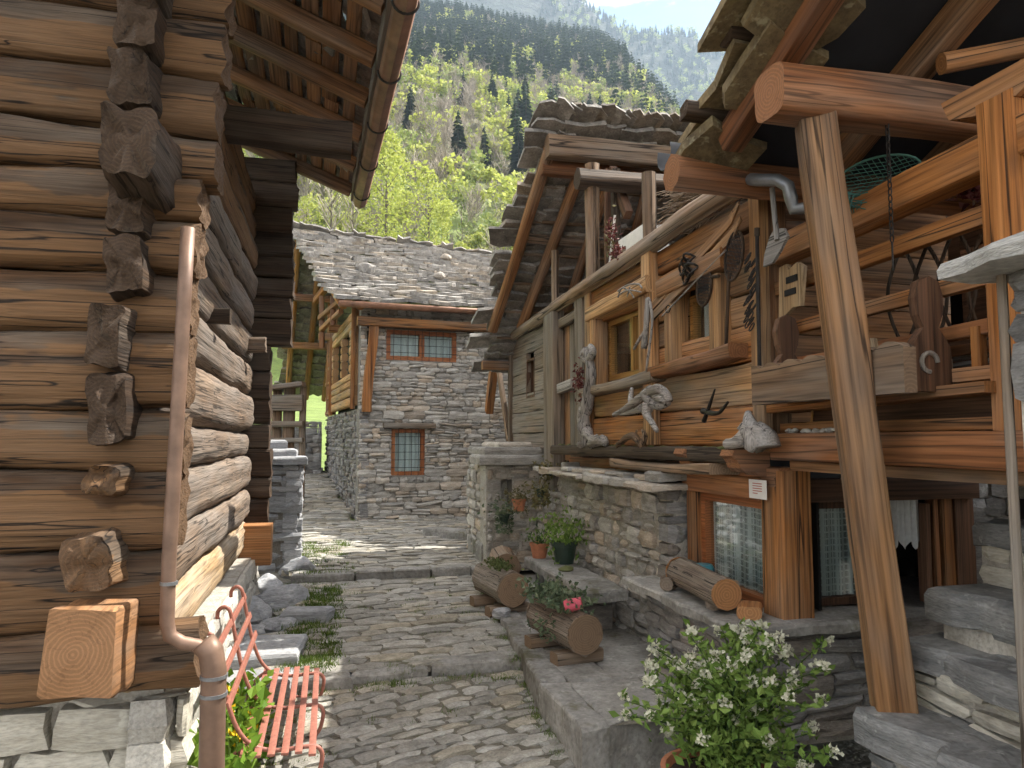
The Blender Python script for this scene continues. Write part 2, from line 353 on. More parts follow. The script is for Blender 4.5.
M['slab'] = stone('roof_slab_stone', ((0.14, 0.13, 0.12), (0.25, 0.235, 0.215), (0.37, 0.35, 0.325)), 6, 0.85, 0.6, (0.44, 0.43, 0.36), 0.3, (0.16, 0.15, 0.07), 0.15, 0.55, False, (1.15, 1.0, 0.8))
M['warm_slab'] = stone('warm_lit_mossy_slab', ((0.10, 0.075, 0.042), (0.20, 0.15, 0.08), (0.34, 0.26, 0.13)), 6, 0.85, 0.7, (0.42, 0.38, 0.24), 0.4, (0.20, 0.17, 0.06), 0.3, 0.55)  # yellow light on the slabs is put into the colour, besides moss
M['boulder'] = stone('grey_boulder', ((0.20, 0.205, 0.215), (0.30, 0.305, 0.315), (0.42, 0.42, 0.425)), 3, 0.85, 0.7, (0.47, 0.47, 0.45), 0.25, None, 0, 0.25, True)
M['step'] = stone('stair_slab', ((0.12, 0.12, 0.12), (0.20, 0.20, 0.195), (0.31, 0.305, 0.295)), 4, 0.8, 0.7, (0.36, 0.36, 0.34), 0.3, None, 0, 0.25, True)
M['sunny_stone'] = stone('pale_base_stone', ((0.34, 0.31, 0.25), (0.46, 0.43, 0.36), (0.56, 0.53, 0.46)), 3, 0.85, 0.6, (0.55, 0.53, 0.45), 0.3, None, 0, 0.3, True)
M['pale_cap'] = stone('pale_cap_stone', ((0.30, 0.29, 0.27), (0.42, 0.41, 0.385), (0.54, 0.53, 0.50)), 4, 0.9, 1.0, (0.5, 0.5, 0.45), 0.3, None, 0, 0.2, True)
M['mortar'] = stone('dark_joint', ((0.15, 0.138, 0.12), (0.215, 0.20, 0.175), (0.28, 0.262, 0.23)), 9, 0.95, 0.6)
M['lime'] = stone('pale_lime_mortar', ((0.28, 0.255, 0.215), (0.40, 0.37, 0.32), (0.50, 0.47, 0.42)), 7, 0.95, 0.8)
M['plaster'] = stone('rough_white_plaster', ((0.36, 0.34, 0.295), (0.48, 0.455, 0.405), (0.58, 0.555, 0.50)), 8, 0.95, 1.0)
M['earth'] = stone('damp_joint_earth', ((0.12, 0.107, 0.08), (0.185, 0.168, 0.13), (0.25, 0.23, 0.185)), 8, 0.95, 0.8, None, 0, (0.06, 0.08, 0.02), 0.35)
M['copper'] = plain('brown_copper_pipe', (0.20, 0.125, 0.088), 0.5, 0.25, 0.3, 9, 0.05)
M['gutter'] = plain('brown_gutter', (0.20, 0.10, 0.06), 0.6, 0.15, 0.45, 6, 0.1)
M['zinc'] = plain('grey_zinc', (0.23, 0.235, 0.24), 0.45, 0.6, 0.25, 10, 0.05)
def lace(name):
    t = NT(name); s = t.node('SeparateXYZ'); t.l.new(t.obj(), s.inputs[0]); a = None
    for ax in (0, 1, 2):
        for k, lim in ((70.0, 0.35), (430.0, 0.25)):
            w = t.math('GREATER_THAN', t.math('ABSOLUTE', t.math('SINE', t.math('MULTIPLY', s.outputs[ax], k))), lim); a = w if a is None else t.math('MULTIPLY', a, w)
    t.l.new(t.mix(a, (0.55, 0.55, 0.52), (0.10, 0.105, 0.10)), t.b.inputs['Base Color']); t.b.inputs['Roughness'].default_value = 0.95; return t.m
M['lace'] = lace('crochet_lace')
M['dark_zinc'] = plain('tarnished_gutter', (0.07, 0.073, 0.08), 0.5, 0.5, 0.3, 8, 0.05)
M['iron'] = plain('dark_iron', (0.035, 0.03, 0.027), 0.55, 0.6, 0.4, 30, 0.2)
M['red_paint'] = plain('faded_red_paint', (0.30, 0.118, 0.085), 0.5, 0.0, 0.3, 40, 0.1)
M['terracotta'] = plain('terracotta', (0.42, 0.165, 0.085), 0.8, 0, 0.25, 20, 0.15)
M['green_pot'] = plain('dark_green_pot', (0.025, 0.045, 0.032), 0.5)
M['white'] = plain('white_paint', (0.72, 0.71, 0.67), 0.7, 0, 0.1)
M['paper'] = plain('notice_paper', (0.75, 0.72, 0.68), 0.8, 0, 0.05, 20, 0)
M['ink'] = plain('faded_red_ink', (0.45, 0.13, 0.10), 0.8, 0, 0.05, 20, 0)
M['soil'] = plain('potting_soil', (0.045, 0.032, 0.022), 0.95, 0, 0.4, 40, 0.6)
M['curtain'] = plain('white_curtain', (0.62, 0.63, 0.62), 0.9, 0, 0.12, 30, 0.1)
M['teal'] = plain('teal_tin', (0.05, 0.19, 0.23), 0.4)
M['net'] = plain('green_net', (0.06, 0.15, 0.12), 0.8)
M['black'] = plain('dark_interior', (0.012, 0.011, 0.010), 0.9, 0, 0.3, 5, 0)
M['felt'] = plain('tarred_roof_board', (0.020, 0.021, 0.026), 0.9, 0, 0.4, 3, 0.2)
M['glass'] = glassmat('window_glass')
M['straw'] = plain('dry_twig', (0.19, 0.135, 0.09), 0.9, 0, 0.4, 20, 0)
M['twine'] = plain('pale_rope', (0.45, 0.40, 0.31), 0.9, 0, 0.2, 40, 0.2)
M['red_leaf'] = leafmat('dried_red_petals', (0.06, 0.012, 0.012), (0.12, 0.025, 0.025), (0.17, 0.07, 0.055), 0.1)
M['pink'] = plain('pink_ribbon', (0.62, 0.10, 0.14), 0.6, 0, 0.1)
M['leaf'] = leafmat('garden_leaf', (0.09, 0.15, 0.03), (0.15, 0.24, 0.05), (0.24, 0.33, 0.085))
M['leaf_dark'] = leafmat('dark_leaf', (0.03, 0.06, 0.02), (0.05, 0.09, 0.03), (0.09, 0.13, 0.045))
M['leaf_bright'] = leafmat('bright_leaf', (0.10, 0.20, 0.02), (0.16, 0.29, 0.03), (0.24, 0.36, 0.05), 0.35)
M['moss'] = leafmat('moss_tuft', (0.05, 0.075, 0.02), (0.09, 0.115, 0.035), (0.14, 0.15, 0.06), 0.1)
M['dry_leaf'] = leafmat('dry_trailing_leaf', (0.10, 0.10, 0.04), (0.17, 0.15, 0.065), (0.24, 0.20, 0.10), 0.15)
M['succulent'] = leafmat('grey_green_leaf', (0.07, 0.105, 0.06), (0.12, 0.16, 0.09), (0.19, 0.22, 0.13), 0.1)
M['petal_white'] = leafmat('cream_blossom', (0.42, 0.43, 0.30), (0.58, 0.57, 0.44), (0.68, 0.66, 0.56), 0.15)
M['petal_yellow'] = leafmat('yellow_petal', (0.65, 0.40, 0.01), (0.75, 0.50, 0.015), (0.8, 0.56, 0.03), 0.2)
M['grass'] = leafmat('short_grass', (0.055, 0.10, 0.015), (0.10, 0.16, 0.025), (0.16, 0.21, 0.04), 0.3)
# ------------------------------------------------------------------ stones, slabs, masonry, roofs
rng = random.Random(11)
def stone_variant(seed, nx=4, nz=3, bulge=0.12, jit=0.085):
    r = random.Random(seed); v = []; f = []
    for j in range(nz):
        for i in range(nx):
            x = -0.5 + i / (nx - 1); z = -0.5 + j / (nz - 1)
            edge = i in (0, nx - 1) or j in (0, nz - 1); corner = i in (0, nx - 1) and j in (0, nz - 1)
            x += r.uniform(-jit, jit) * (0.7 if edge else 1); z += r.uniform(-jit, jit) * (0.9 if edge else 1.2)
            if corner: x *= 0.97 + r.uniform(-.06, .03); z *= 0.95 + r.uniform(-.09, .05)
            y = -0.5 + (bulge if edge else r.uniform(-0.02, 0.1)) + (0.10 if corner else 0) + r.uniform(-0.03, 0.03)
            v.append((x, y, z))
    for j in range(nz - 1):
        for i in range(nx - 1):
            a = j * nx + i; f.append((a, a + 1, a + nx + 1, a + nx))
    loop = [i for i in range(nx)] + [j * nx + nx - 1 for j in range(1, nz)] + [(nz - 1) * nx + i for i in range(nx - 2, -1, -1)] + [j * nx for j in range(nz - 2, 0, -1)]
    b = len(v)
    for i in loop: x, y, z = v[i]; v.append((x * 1.02, 0.5, z * 1.02))
    n = len(loop)
    for k in range(n): f.append((loop[k], b + k, b + (k + 1) % n, loop[(k + 1) % n]))
    return v, f
def slab_variant(seed):
    r = random.Random(seed); pts = []
    for (x, y) in ((-.5, -.5), (-.2, -.54), (.15, -.53), (.5, -.48), (.52, 0), (.5, .5), (0, .5), (-.5, .5), (-.52, 0)):
        pts.append((x + r.uniform(-.08, .08), y + r.uniform(-.11, .09)))
    n = len(pts); v = [(x * .97, y * .97, .5 + r.uniform(-.15, .15)) for x, y in pts] + [(x, y, -.5 + r.uniform(-.2, .1)) for x, y in pts] + [(0, 0, .62), (0, 0, -.5)]
    f = []
    for k in range(n):
        k2 = (k + 1) % n; f += [(k, k2, 2 * n), (n + k2, n + k, 2 * n + 1), (k, n + k, n + k2, k2)]
    return v, f
def rock_mesh(seed, sub=2, rough=0.35, flat=1.0, mat=None):
    bm = bmesh.new(); bmesh.ops.create_icosphere(bm, subdivisions=sub, radius=0.5)
    for v in bm.verts:
        p = v.co.copy(); s = V((seed * 3.7, seed * 1.3, seed * 2.1))
        d = 1 + rough * noise.noise(p * 2.2 + s) + rough * 0.45 * noise.noise(p * 5.5 + s)
        # knock facets off
        for k in range(5):
            n_ = V((math.sin(seed * 5 + k * 2.4), math.cos(seed * 3 + k * 1.7), math.sin(k * 3.1 + seed))).normalized(); e = p.normalized().dot(n_) * d
            if e > 0.78: d *= 0.78 / e
        v.co = V((p.x * d, p.y * d, p.z * d * flat))
    me = bpy.data.meshes.new('rock'); bm.to_mesh(me); bm.free()
    if mat: me.materials.append(mat)
    return me
STONE_V = [stone_variant(s) for s in range(14)]
COB_V = [stone_variant(100 + s, 4, 3, 0.14, 0.12) for s in range(14)]
SLAB_V = [slab_variant(s) for s in range(12)]
_cache = {}
def variant_mesh(kind, k, mat, name):
    key = (kind, k, mat.name)
    if key not in _cache:
        v, f = {'stone': STONE_V, 'cob': COB_V, 'slab': SLAB_V}[kind][k]; _cache[key] = mesh(name, v, f, mat)
    return _cache[key]
def pieces(parent, name, kind, mat, items, limit=300, stuff_label=None):
    """items: world matrices; the ones that show largest become objects, the rest one joined part"""
    src = {'stone': STONE_V, 'cob': COB_V, 'slab': SLAB_V}[kind]
    def show(m):
        c = m.translation; d = c.length; a = m.to_3x3(); s = sorted((a.col[i].length for i in range(3)))
        u, v, dd = pix(c)
        vis = 1.0 if (dd > 0 and -60 < u < 1090 and -60 < v < 830) else 0.02
        return vis * s[2] * s[1] / (d * d)
    items = sorted(items, key=show, reverse=True)
    r = random.Random(len(items))
    for m in items[:limit]:
        put(name, variant_mesh(kind, r.randrange(len(src)), mat, name), parent, m)
    rest = items[limit:]
    if rest:
        mb = MB()
        for m in rest:
            v, f = src[r.randrange(len(src))]; A = np.array(m); P = np.c_[np.array(v), np.ones(len(v))] @ A.T
            mb.add(P[:, :3].tolist(), f)
        o = mb.build(name + '_field', mat, parent); o['kind'] = 'stuff'
        if stuff_label: o['label'] = stuff_label
def basis(o, x, y, z, sx, sy, sz):
    return Matrix(((x.x*sx, y.x*sy, z.x*sz, o.x), (x.y*sx, y.y*sy, z.y*sz, o.y), (x.z*sx, y.z*sy, z.z*sz, o.z), (0, 0, 0, 1)))
def masonry(parent, name, origin, eu, width, height, n, mat, course=(0.08, 0.15), aspect=(1.6, 4.0), depth=0.16, openings=(), limit=300, top=None, seed=0, gap=0.010, proud=0.015):
    """stones of a wall; origin lower corner, eu along the wall, n outward. top(s) may limit the height"""
    r = random.Random(seed * 7 + 3); o = V(origin); eu = V(eu).normalized(); n = V(n).normalized(); up = V((0, 0, 1)); items = []
    z = 0.0
    while z < height:
        ch = r.uniform(*course); s = -r.uniform(0, 0.1)
        while s < width:
            h = ch; w = min(0.7, max(0.09, ch * r.uniform(*aspect))); parts = [(z, h)]
            if h > course[0] * 1.3 and r.random() < 0.35:
                k = r.uniform(0.35, 0.65); parts = [(z, h * k), (z + h * k, h * (1 - k))]
            for (zz, hh) in parts:
                segs = [(max(0, s), min(width, s + w))]
                for (a, b, c, d) in openings:
                    ns = []
                    for (x0, x1) in segs:
                        if zz + hh <= c + .02 or zz >= d - .02 or x1 <= a or x0 >= b: ns.append((x0, x1))
                        else:
                            if a - x0 > 0.03: ns.append((x0, a))
                            if x1 - b > 0.03: ns.append((b, x1))
                    segs = ns
                for (x0, x1) in segs:
                    if x1 - x0 < 0.03: continue
                    hh2 = hh
                    if top is not None:
                        lim = top((x0 + x1) / 2)
                        if zz > lim - 0.03: continue
                        hh2 = min(hh, lim - zz)
                    hh2 = min(hh2, height - zz)
                    if hh2 < 0.025: continue
                    c = o + eu * ((x0 + x1) / 2) + up * (zz + hh2 / 2) + n * (-depth / 2 + r.uniform(-proud, proud))
                    m = basis(c, eu, -n, up, (x1 - x0) - gap, depth, hh2 - gap * 0.8)
                    items.append(m @ Matrix.Rotation(r.uniform(-.035, .035), 4, 'Y'))
            s += w
        z += ch
    pieces(parent, name, 'stone', mat, items, limit)
def slab_roof(parent, A, B, C, D, mat, rows, size, th, name='roof_slab', limit=300, seed=0, jit=0.12, tilt=1.0, over=1.9):
    """A-B eave (left, right), D-C ridge (left, right): overlapping stone slabs on the patch"""
    A, B, C, D = V(A), V(B), V(C), V(D); r = random.Random(seed + 40); items = []
    for j in range(rows):
        b = (j + 0.15) / rows
        L0 = A.lerp(D, b); R0 = B.lerp(C, b); ln = (R0 - L0).length
        x = (R0 - L0).normalized(); upv = (D.lerp(C, .5) - A.lerp(B, .5)); z = x.cross(upv).normalized(); y = z.cross(x)
        ex = upv.length / rows; s = -r.uniform(0, size * 0.5)
        while s < ln:
            w = size * r.uniform(0.55, 1.5); y_len = ex * over * r.uniform(.92, 1.12)
            c0 = s + w / 2
            if c0 < ln + size * .2:
                base = L0.lerp(R0, min(1.02, max(-.02, c0 / ln)))
                upl = (D.lerp(C, c0 / ln) - A.lerp(B, c0 / ln)).normalized(); zz = x.cross(upl).normalized(); yy = zz.cross(x)
                an = math.atan2(th, ex) * tilt * -1
                y2 = yy * math.cos(an) + zz * math.sin(an); z2 = x.cross(y2)
                t_ = th * r.uniform(.7, 1.35)
                c = base + y2 * (y_len * 0.5 - ex * .35 + r.uniform(-jit, jit) * ex) + zz * (th * 0.9 + r.uniform(-.25, .25) * th)
                m = basis(c, x, y2, z2, w * 1.03, y_len, t_) @ Matrix.Rotation(r.uniform(-.05, .05), 4, 'Z') @ Matrix.Rotation(r.uniform(-.03, .03), 4, 'Y')
                items.append(m)
            s += w
    pieces(parent, name, 'slab', mat, items, limit)
def block(mb, o, ex, ey, ez):
    """parallelepiped from corner o with edge vectors"""
    o, ex, ey, ez = V(o), V(ex), V(ey), V(ez)
    p = [o, o+ex, o+ex+ey, o+ey]; p += [q + ez for q in p]
    return mb.add(p, [(0,3,2,1),(4,5,6,7),(0,1,5,4),(1,2,6,5),(2,3,7,6),(3,0,4,7)])
def flagstone(parent, name, pts, z0, z1, mat, jag=0.018, seed=1, round_=0.02):
    """a thick stone slab with the given outline (world xy), uneven edge"""
    r = random.Random(seed); out = []
    n = len(pts)
    for i in range(n):
        a, b = V((*pts[i], 0)), V((*pts[(i + 1) % n], 0)); k = max(1, int((b - a).length / 0.14))
        for q in range(k):
            p = a.lerp(b, q / k); out.append((p.x + r.uniform(-jag, jag), p.y + r.uniform(-jag, jag)))
    cx = sum(p[0] for p in out) / len(out); cy = sum(p[1] for p in out) / len(out); m = len(out); v = []; f = []
    for (zz, ins) in ((z0, 0.0), (z1 - round_ * 1.2, -0.004), (z1 - round_ * .3, round_ * .5), (z1, round_ * 1.6)):
        for (x, y) in out:
            d = math.hypot(x - cx, y - cy); k = (d - ins) / max(d, 1e-4); v.append((cx + (x - cx) * k, cy + (y - cy) * k, zz + r.uniform(-.004, .004) + (r.uniform(-.012, .012) if zz == z0 else 0) + (r.uniform(-.4, .4) * (jag - .018) if jag > .02 else 0)))
    for l in range(3):
        for i in range(m): f.append((l*m+i, l*m+(i+1)%m, (l+1)*m+(i+1)%m, (l+1)*m+i))
    v += [(cx, cy, z1 + .003), (cx, cy, z0)]
    for i in range(m): f.append((3*m+i, 3*m+(i+1)%m, 4*m)); f.append(((i+1)%m, i, 4*m+1))
    mb = MB(); mb.add(v, f); return mb.build(name, mat, parent)
# ------------------------------------------------------------------ plants
def leaves(mb, centres, size, r, droop=0.3, n_each=1, aspect=2.0, up=0.5):
    for c in centres:
        for _ in range(n_each):
            d = V((r.gauss(0, 1), r.gauss(0, 1), r.gauss(up, .7))).normalized(); s = size * r.uniform(.6, 1.3)
            w = d.cross(V((r.gauss(0, 1), r.gauss(0, 1), r.gauss(0, 1)))).normalized() * (s / aspect / 2); nrm = d.cross(w).normalized()
            c = V(c); a = c; b = c + d * s; m = c + d * s * .5 + nrm * s * .12
            mb.add([a, m + w, b - nrm * s * droop * .3, m - w], [(0, 1, 2, 3)])
def ellipsoid_pts(n, c, rad, r, hollow=0.3):
    out = []
    while len(out) < n:
        p = V((r.uniform(-1, 1), r.uniform(-1, 1), r.uniform(-1, 1)))
        if hollow < p.length < 1: out.append(V((c[0] + p.x * rad[0], c[1] + p.y * rad[1], c[2] + p.z * rad[2])))
    return out

# ------------------------------------------------------------------ the setting: ground with the hillside, mountain, path, terrace
HS = 1.55                                       # the slope's distance
def crest(x):
    return 342 - .25 * (x - 200) - max(0, x - 205) * .85 + 10 * noise.noise((x * .015, 3, 1))
def hill(x, y):
    if y < 15: return -2.35
    if y < 46 * HS:
        z = -2.35 + (y - 15) * 0.115
        return z + 0.25 * noise.noise((x * .2, y * .2, 0)) * min(1, (y - 15) / 6)
    y0 = 46 * HS; z = -2.35 + (y0 - 15) * .115 + 0.70 * (y - y0) + 7 * noise.noise((x * .018, y * .018, 4)) * min(1, (y - y0) / 60) + 1.6 * noise.noise((x * .07, y * .07, 8)) * min(1, (y - y0) / 40)
    c = crest(x) - max(0, y - 370 * HS) * 0.25
    z -= .95 * max(0, ((x - 110) * 341 - (y - 217) * 103) / 356 + 6 * noise.noise((x * .03, y * .03, 1)))      # spur falling to the right
    k = 12.0
    return -k * math.log(math.exp(-min(z, 900) / k) + math.exp(-max(-200, c) / k)) if min(z, c) > -150 else min(z, c)
def grid(xs, ys, fz):
    v = [(x, y, fz(x, y)) for y in ys for x in xs]; nx = len(xs)
    f = [(j*nx+i, j*nx+i+1, (j+1)*nx+i+1, (j+1)*nx+i) for j in range(len(ys)-1) for i in range(nx-1)]
    return v, f
tg = NT('hillside_ground'); pz = tg.pos(); sx = tg.node('SeparateXYZ'); tg.l.new(pz, sx.inputs[0])
n1 = tg.noise(pz, 0.05, 6, 0.65); n2 = tg.noise(pz, 0.9, 6, 0.7)
hh = tg.math('ADD', tg.math('DIVIDE', sx.outputs[2], 130.0), tg.math('MULTIPLY', tg.math('SUBTRACT', n1, 0.5), 0.9))
cg = tg.ramp(hh, [(0.0, (0.15, 0.21, 0.05)), (0.28, (0.20, 0.26, 0.07)), (0.5, (0.16, 0.15, 0.085)), (1.0, (0.10, 0.085, 0.055))])
near_ = tg.ramp(tg.math('DIVIDE', sx.outputs[1], 20.0), [(0.72, 1.0), (0.8, 0.0)])
cg = tg.mix(near_, cg, (0.13, 0.12, 0.10))
tg.l.new(tg.mix(0.8, cg, tg.ramp(n2, [(0.25, 0.5), (0.75, 1.35)]), 'MULTIPLY'), tg.b.inputs['Base Color']); tg.b.inputs['Roughness'].default_value = 0.95
tg.bump(n2, 0.8, 0.5)
xs = [-1500, -1000, -700] + list(range(-500, -60, 20)) + list(range(-60, 60, 5)) + list(range(60, 600, 15)) + [640, 750, 1000, 1500]
ys = [-1500, -500, -150, -50, 0, 8, 14] + list(range(16, 90, 4)) + list(range(90, 650, 11)) + [680, 740, 850, 1000, 1500]
v, f = grid(xs, ys, hill)
tag(put('ground', mesh('ground', v, f, tg.m, True)), 'grassy ground rising into a steep green hillside', 'ground', kind='structure')
tm = NT('far_mountain_rock'); pz = tm.pos(); n1 = tm.noise(pz, 0.012, 9, 0.7); n2 = tm.noise(pz, 0.08, 5, 0.7)
tm.l.new(tm.mix(0.9, tm.ramp(n1, [(0.38, (0.010, 0.020, 0.010)), (0.5, (0.022, 0.030, 0.016)), (0.68, (0.05, 0.046, 0.032))]), tm.ramp(n2, [(0.35, 0.3), (0.65, 1.6)]), 'MULTIPLY'), tm.b.inputs['Base Color'])
tm.b.inputs['Roughness'].default_value = 0.95; tm.bump(n1, 0.9, 30)
def mount(x, y):
    c = 632 - 0.34 * (x - 470) - max(0, x - 700) * 0.2 + 14 * noise.noise((x * .008, 2, 5)) + 9 * noise.noise((x * .03, 5, 2))
    z = (y - 560) * 1.65 + 60 * noise.noise((x * .006, y * .006, 3)) + 22 * noise.noise((x * .02, y * .02, 6))
    return min(z, c - max(0, y - 1040) * .3) - 20
xs = [-700 + 32 * i for i in range(66)]; ys = [540 + 22 * i for i in range(36)]
v, f = grid(xs, ys, mount)
tag(put('mountain', mesh('mountain', v, f, tm.m, True)), 'hazy brown mountain behind the wooded slope', 'mountain', kind='structure')

# path: base sheet and stones, three runs with a raised kerb stone step between them
PATH = [  # (y0, z0, y1, z1, xl0, xl1, xr0, xr1, skew, course, width)
    (2.6, -2.17, 6.05, -1.93, -0.95, -0.75, 1.60, 1.66, 0.30, (0.075, 0.13), (0.14, 0.34)),
    (6.12, -1.86, 9.35, -1.74, -0.55, -0.30, 1.66, 2.02, 0.10, (0.09, 0.17), (0.2, 0.5)),
    (9.42, -1.66, 14.6, -1.56, -0.45, -0.75, 2.10, 3.60, 0.02, (0.10, 0.18), (0.22, 0.55)),
    (14.6, -1.56, 21.5, -0.75, -0.95, -2.4, 0.45, -0.3, -0.05, (0.12, 0.2), (0.25, 0.5))]
def pathz(x, y):
    for (y0, z0, y1, z1, *_ ) in PATH:
        if y <= y1: return z0 + (z1 - z0) * (max(y, y0) - y0) / (y1 - y0)
    return -0.75
mb = MB()
for (y0, z0, y1, z1, a0, a1, b0, b1, *_ ) in PATH:
    xsn = [i / 6 for i in range(7)]; ysn = [i / 8 for i in range(9)]
    vv = []
    for t in ysn:
        for s in xsn:
            xx = (a0 + (a1 - a0) * t) * (1 - s) + (b0 + (b1 - b0) * t) * s; vv.append((xx, y0 + (y1 - y0) * t, z0 + (z1 - z0) * t - 0.012))
    mb.add(vv, [(j*7+i, j*7+i+1, (j+1)*7+i+1, (j+1)*7+i) for j in range(8) for i in range(6)])
path = mb.build('path', M['earth']); tag(path, 'stone paved alley climbing in low steps between the houses', 'path', kind='structure')
items = []; pr_ = random.Random(5)
for (y0, z0, y1, z1, a0, a1, b0, b1, skew, cr_, wr) in PATH:
    y = y0 - 0.6
    sl = (z1 - z0) / (y1 - y0)
    while y < y1 + 0.5:
        ch = pr_.uniform(*cr_); x = min(a0, a1) - pr_.uniform(0, .2)
        while x < max(b0, b1):
            w = pr_.uniform(*wr); xc = x + w / 2; yc = y + ch / 2 + skew * (xc - 0.6) + 0.10 * noise.noise((xc * 1.3, y * 1.3, 2)); t = (yc - y0) / (y1 - y0)
            if 0.015 < t < 0.985 and a0 + (a1 - a0) * t < xc < b0 + (b1 - b0) * t:
                zc = z0 + (z1 - z0) * t + pr_.uniform(-.012, .010) - 0.03
                an = math.atan(skew) + pr_.uniform(-.12, .12) + .12 * noise.noise((xc, yc, 5))
                ex = V((math.cos(an), math.sin(an), 0)); n = V((pr_.uniform(-.035, .035), -sl + pr_.uniform(-.04, .04), 1)).normalized()
                ez = n.cross(ex).normalized(); ex = ez.cross(n)
                items.append(basis(V((xc, yc, zc)), ex, -n, ez, w - .015, 0.09, (ch - .012) * pr_.uniform(.9, 1.1)))
            x += w
        y += ch
pieces(path, 'cobble', 'cob', M['path_stone'], items, 300, 'far paving stones of the alley')
for k, (y, xa, xb, zt, zb) in enumerate(((6.05, -0.62, 1.62, -1.86, -2.05), (9.36, -0.42, 2.05, -1.655, -1.80))):
    x = xa; q = 0
    while x < xb - 0.05:
        w = min(pr_.uniform(.45, .85), xb - x); yy = y + 0.12 * math.sin(x * 1.1 + k) + 0.03
        flagstone(path, 'step_stone', [(x, yy - .07), (x + w - .015, yy - .07 + pr_.uniform(-.03, .03)), (x + w - .015, yy + .14), (x, yy + .14)], zb, zt + pr_.uniform(-.01, .012), M['flag'], seed=k * 9 + q)
        x += w; q += 1

# terrace in front of the right-hand house: flagstones with a kerb
ter = MB(); ter.add([(1.6, 4.4, -1.80), (2.9, 4.4, -1.80), (3.1, 11.0, -1.80), (2.3, 11.0, -1.80), (1.82, 8.0, -1.80)], [(0, 1, 2, 3, 4)])
terr = ter.build('terrace', M['earth']); tag(terr, 'raised flagstone terrace along the foot of the right-hand house', 'terrace', kind='structure')
tk = 0
def edge_x(y): return 1.53 + max(0, y - 5.2) * 0.085
y = 4.32; tr_ = random.Random(8)
while y < 9.2:
    w = tr_.uniform(.75, 1.3); y2 = min(9.3, y + w)
    xm = edge_x(y) + tr_.uniform(.5, .75)
    flagstone(terr, 'kerb_slab', [(edge_x(y), y), (edge_x(y) + .2, y + (.06 if y < 4.4 else 0)), (edge_x(y2) + .2, y2 - .015), (edge_x(y2), y2 - .015)], -2.2, -1.765, M['flag'], seed=tk + 50); tk += 1
    for (xa, xb) in ((edge_x(y) + .215, xm), (xm + .015, 2.9)):
        sk = .32 if y < 4.4 else 0
        flagstone(terr, 'flagstone', [(xa, y + sk * (xa - 1.55) / .9), (xb, y + sk * (xb - 1.55) / .9), (xb, y2 - .015), (xa, y2 - .015)], -2.2 if y < 4.4 else -1.95, -1.775 + tr_.uniform(-.006, .006), M['flag'], seed=tk + 50, round_=.012); tk += 1
    y = y2
# ------------------------------------------------------------------ left: old log building
LB = thing('log_building', 'old dark log building with stacked log corners at the left edge', 'log house', (-2.2, 6.4, -2.2))
FY = 3.95                       # front face of the front wall
SX = -0.88                      # outer face of the side wall
fb = [-1.27, -0.93, -0.55, -0.15, 0.155, 0.54, 0.86, 1.14, 1.37, 1.61, 1.93, 2.25, 2.56, 2.88]
ends = [-0.62, -0.77, -0.73, -0.72, -0.72, -0.72, -0.70, -0.66, -0.60, -0.62, -0.60, -0.59, -0.6]
lr = random.Random(3)
for i in range(len(fb) - 1):
    h = fb[i + 1] - fb[i]; z = (fb[i] + fb[i + 1]) / 2
    w = 0.27 + lr.uniform(-.02, .02)
    beam(LB, 'log', (-4.6, FY + .14 + lr.uniform(-.02, .03), z + lr.uniform(-.01, .01)), (ends[i] + lr.uniform(-.02, .02), FY + .14 + lr.uniform(-.02, .02), z), w, h * 1.02,
         M['old_log'], c=0.62, wob=0.026, seg=48, rough=0.03, endcut=0.03, groove=.05)
sb = [-1.27, -0.9, -0.55, -0.18, 0.1, 0.52, 0.88, 1.25, 1.6, 1.95, 2.3, 2.62, 2.95]
prot = [3.62, 3.80, 3.84, 3.88, 3.80, 3.80, 3.83, 3.85, 3.60, 3.80, 3.78, 3.7]
for i in range(len(sb) - 1):
    h = sb[i + 1] - sb[i]; z = (sb[i] + sb[i + 1]) / 2
    mt = M['pale_log'] if i == 0 else (M['sun_log'] if i < 9 else M['old_log'])  # sunlit lower logs painted paler, those in the eave shade darker
    beam(LB, 'log', (SX - .13, 4.12, z), (SX - .13 + lr.uniform(-.02, .02), 8.75, z), 0.28 + lr.uniform(-.02, .03), h * 1.03, mt, c=0.7, wob=0.022, seg=40, rough=0.03, endcut=0.03, groove=.045)
# the same logs come through the front wall as hewn, broken ends
for (u, v, h, w, yf, mk, c_, rot) in ((73, 655, .40, .30, 3.60, 'rafter', .12, .05), (90, 563, .27, .20, 3.74, 'old_log', .3, -.15), (100, 481, .16, .17, 3.78, 'old_log', .5, .2), (106, 404, .34, .17, 3.79, 'dark_log', .3, -.05), (108, 333, .31, .17, 3.77, 'dark_log', .25, .08),
        (122, 262, .30, .18, 3.80, 'dark_log', .25, -.08), (128, 205, .28, .19, 3.83, 'dark_log', .35, .05), (129, 138, .36, .25, 3.56, 'dark_log', .32, .06), (131, 72, .30, .20, 3.80, 'dark_log', .35, -.05), (134, 20, .30, .21, 3.78, 'dark_log', .35, .06), (137, -40, .3, .21, 3.7, 'dark_log', .35, 0)):
    e_ = oY(u, v, yf); beam(LB, 'log_end', (e_.x + .01, 4.05, e_.z - (.04 if yf < 3.7 else 0)), e_, w, h, M[mk], c=c_, wob=0.035, seg=9, rough=0.10, endcut=0.07 if mk != 'rafter' else .03, up=(rot, 0, 1), taper=.92, groove=0 if mk == 'rafter' else .018)
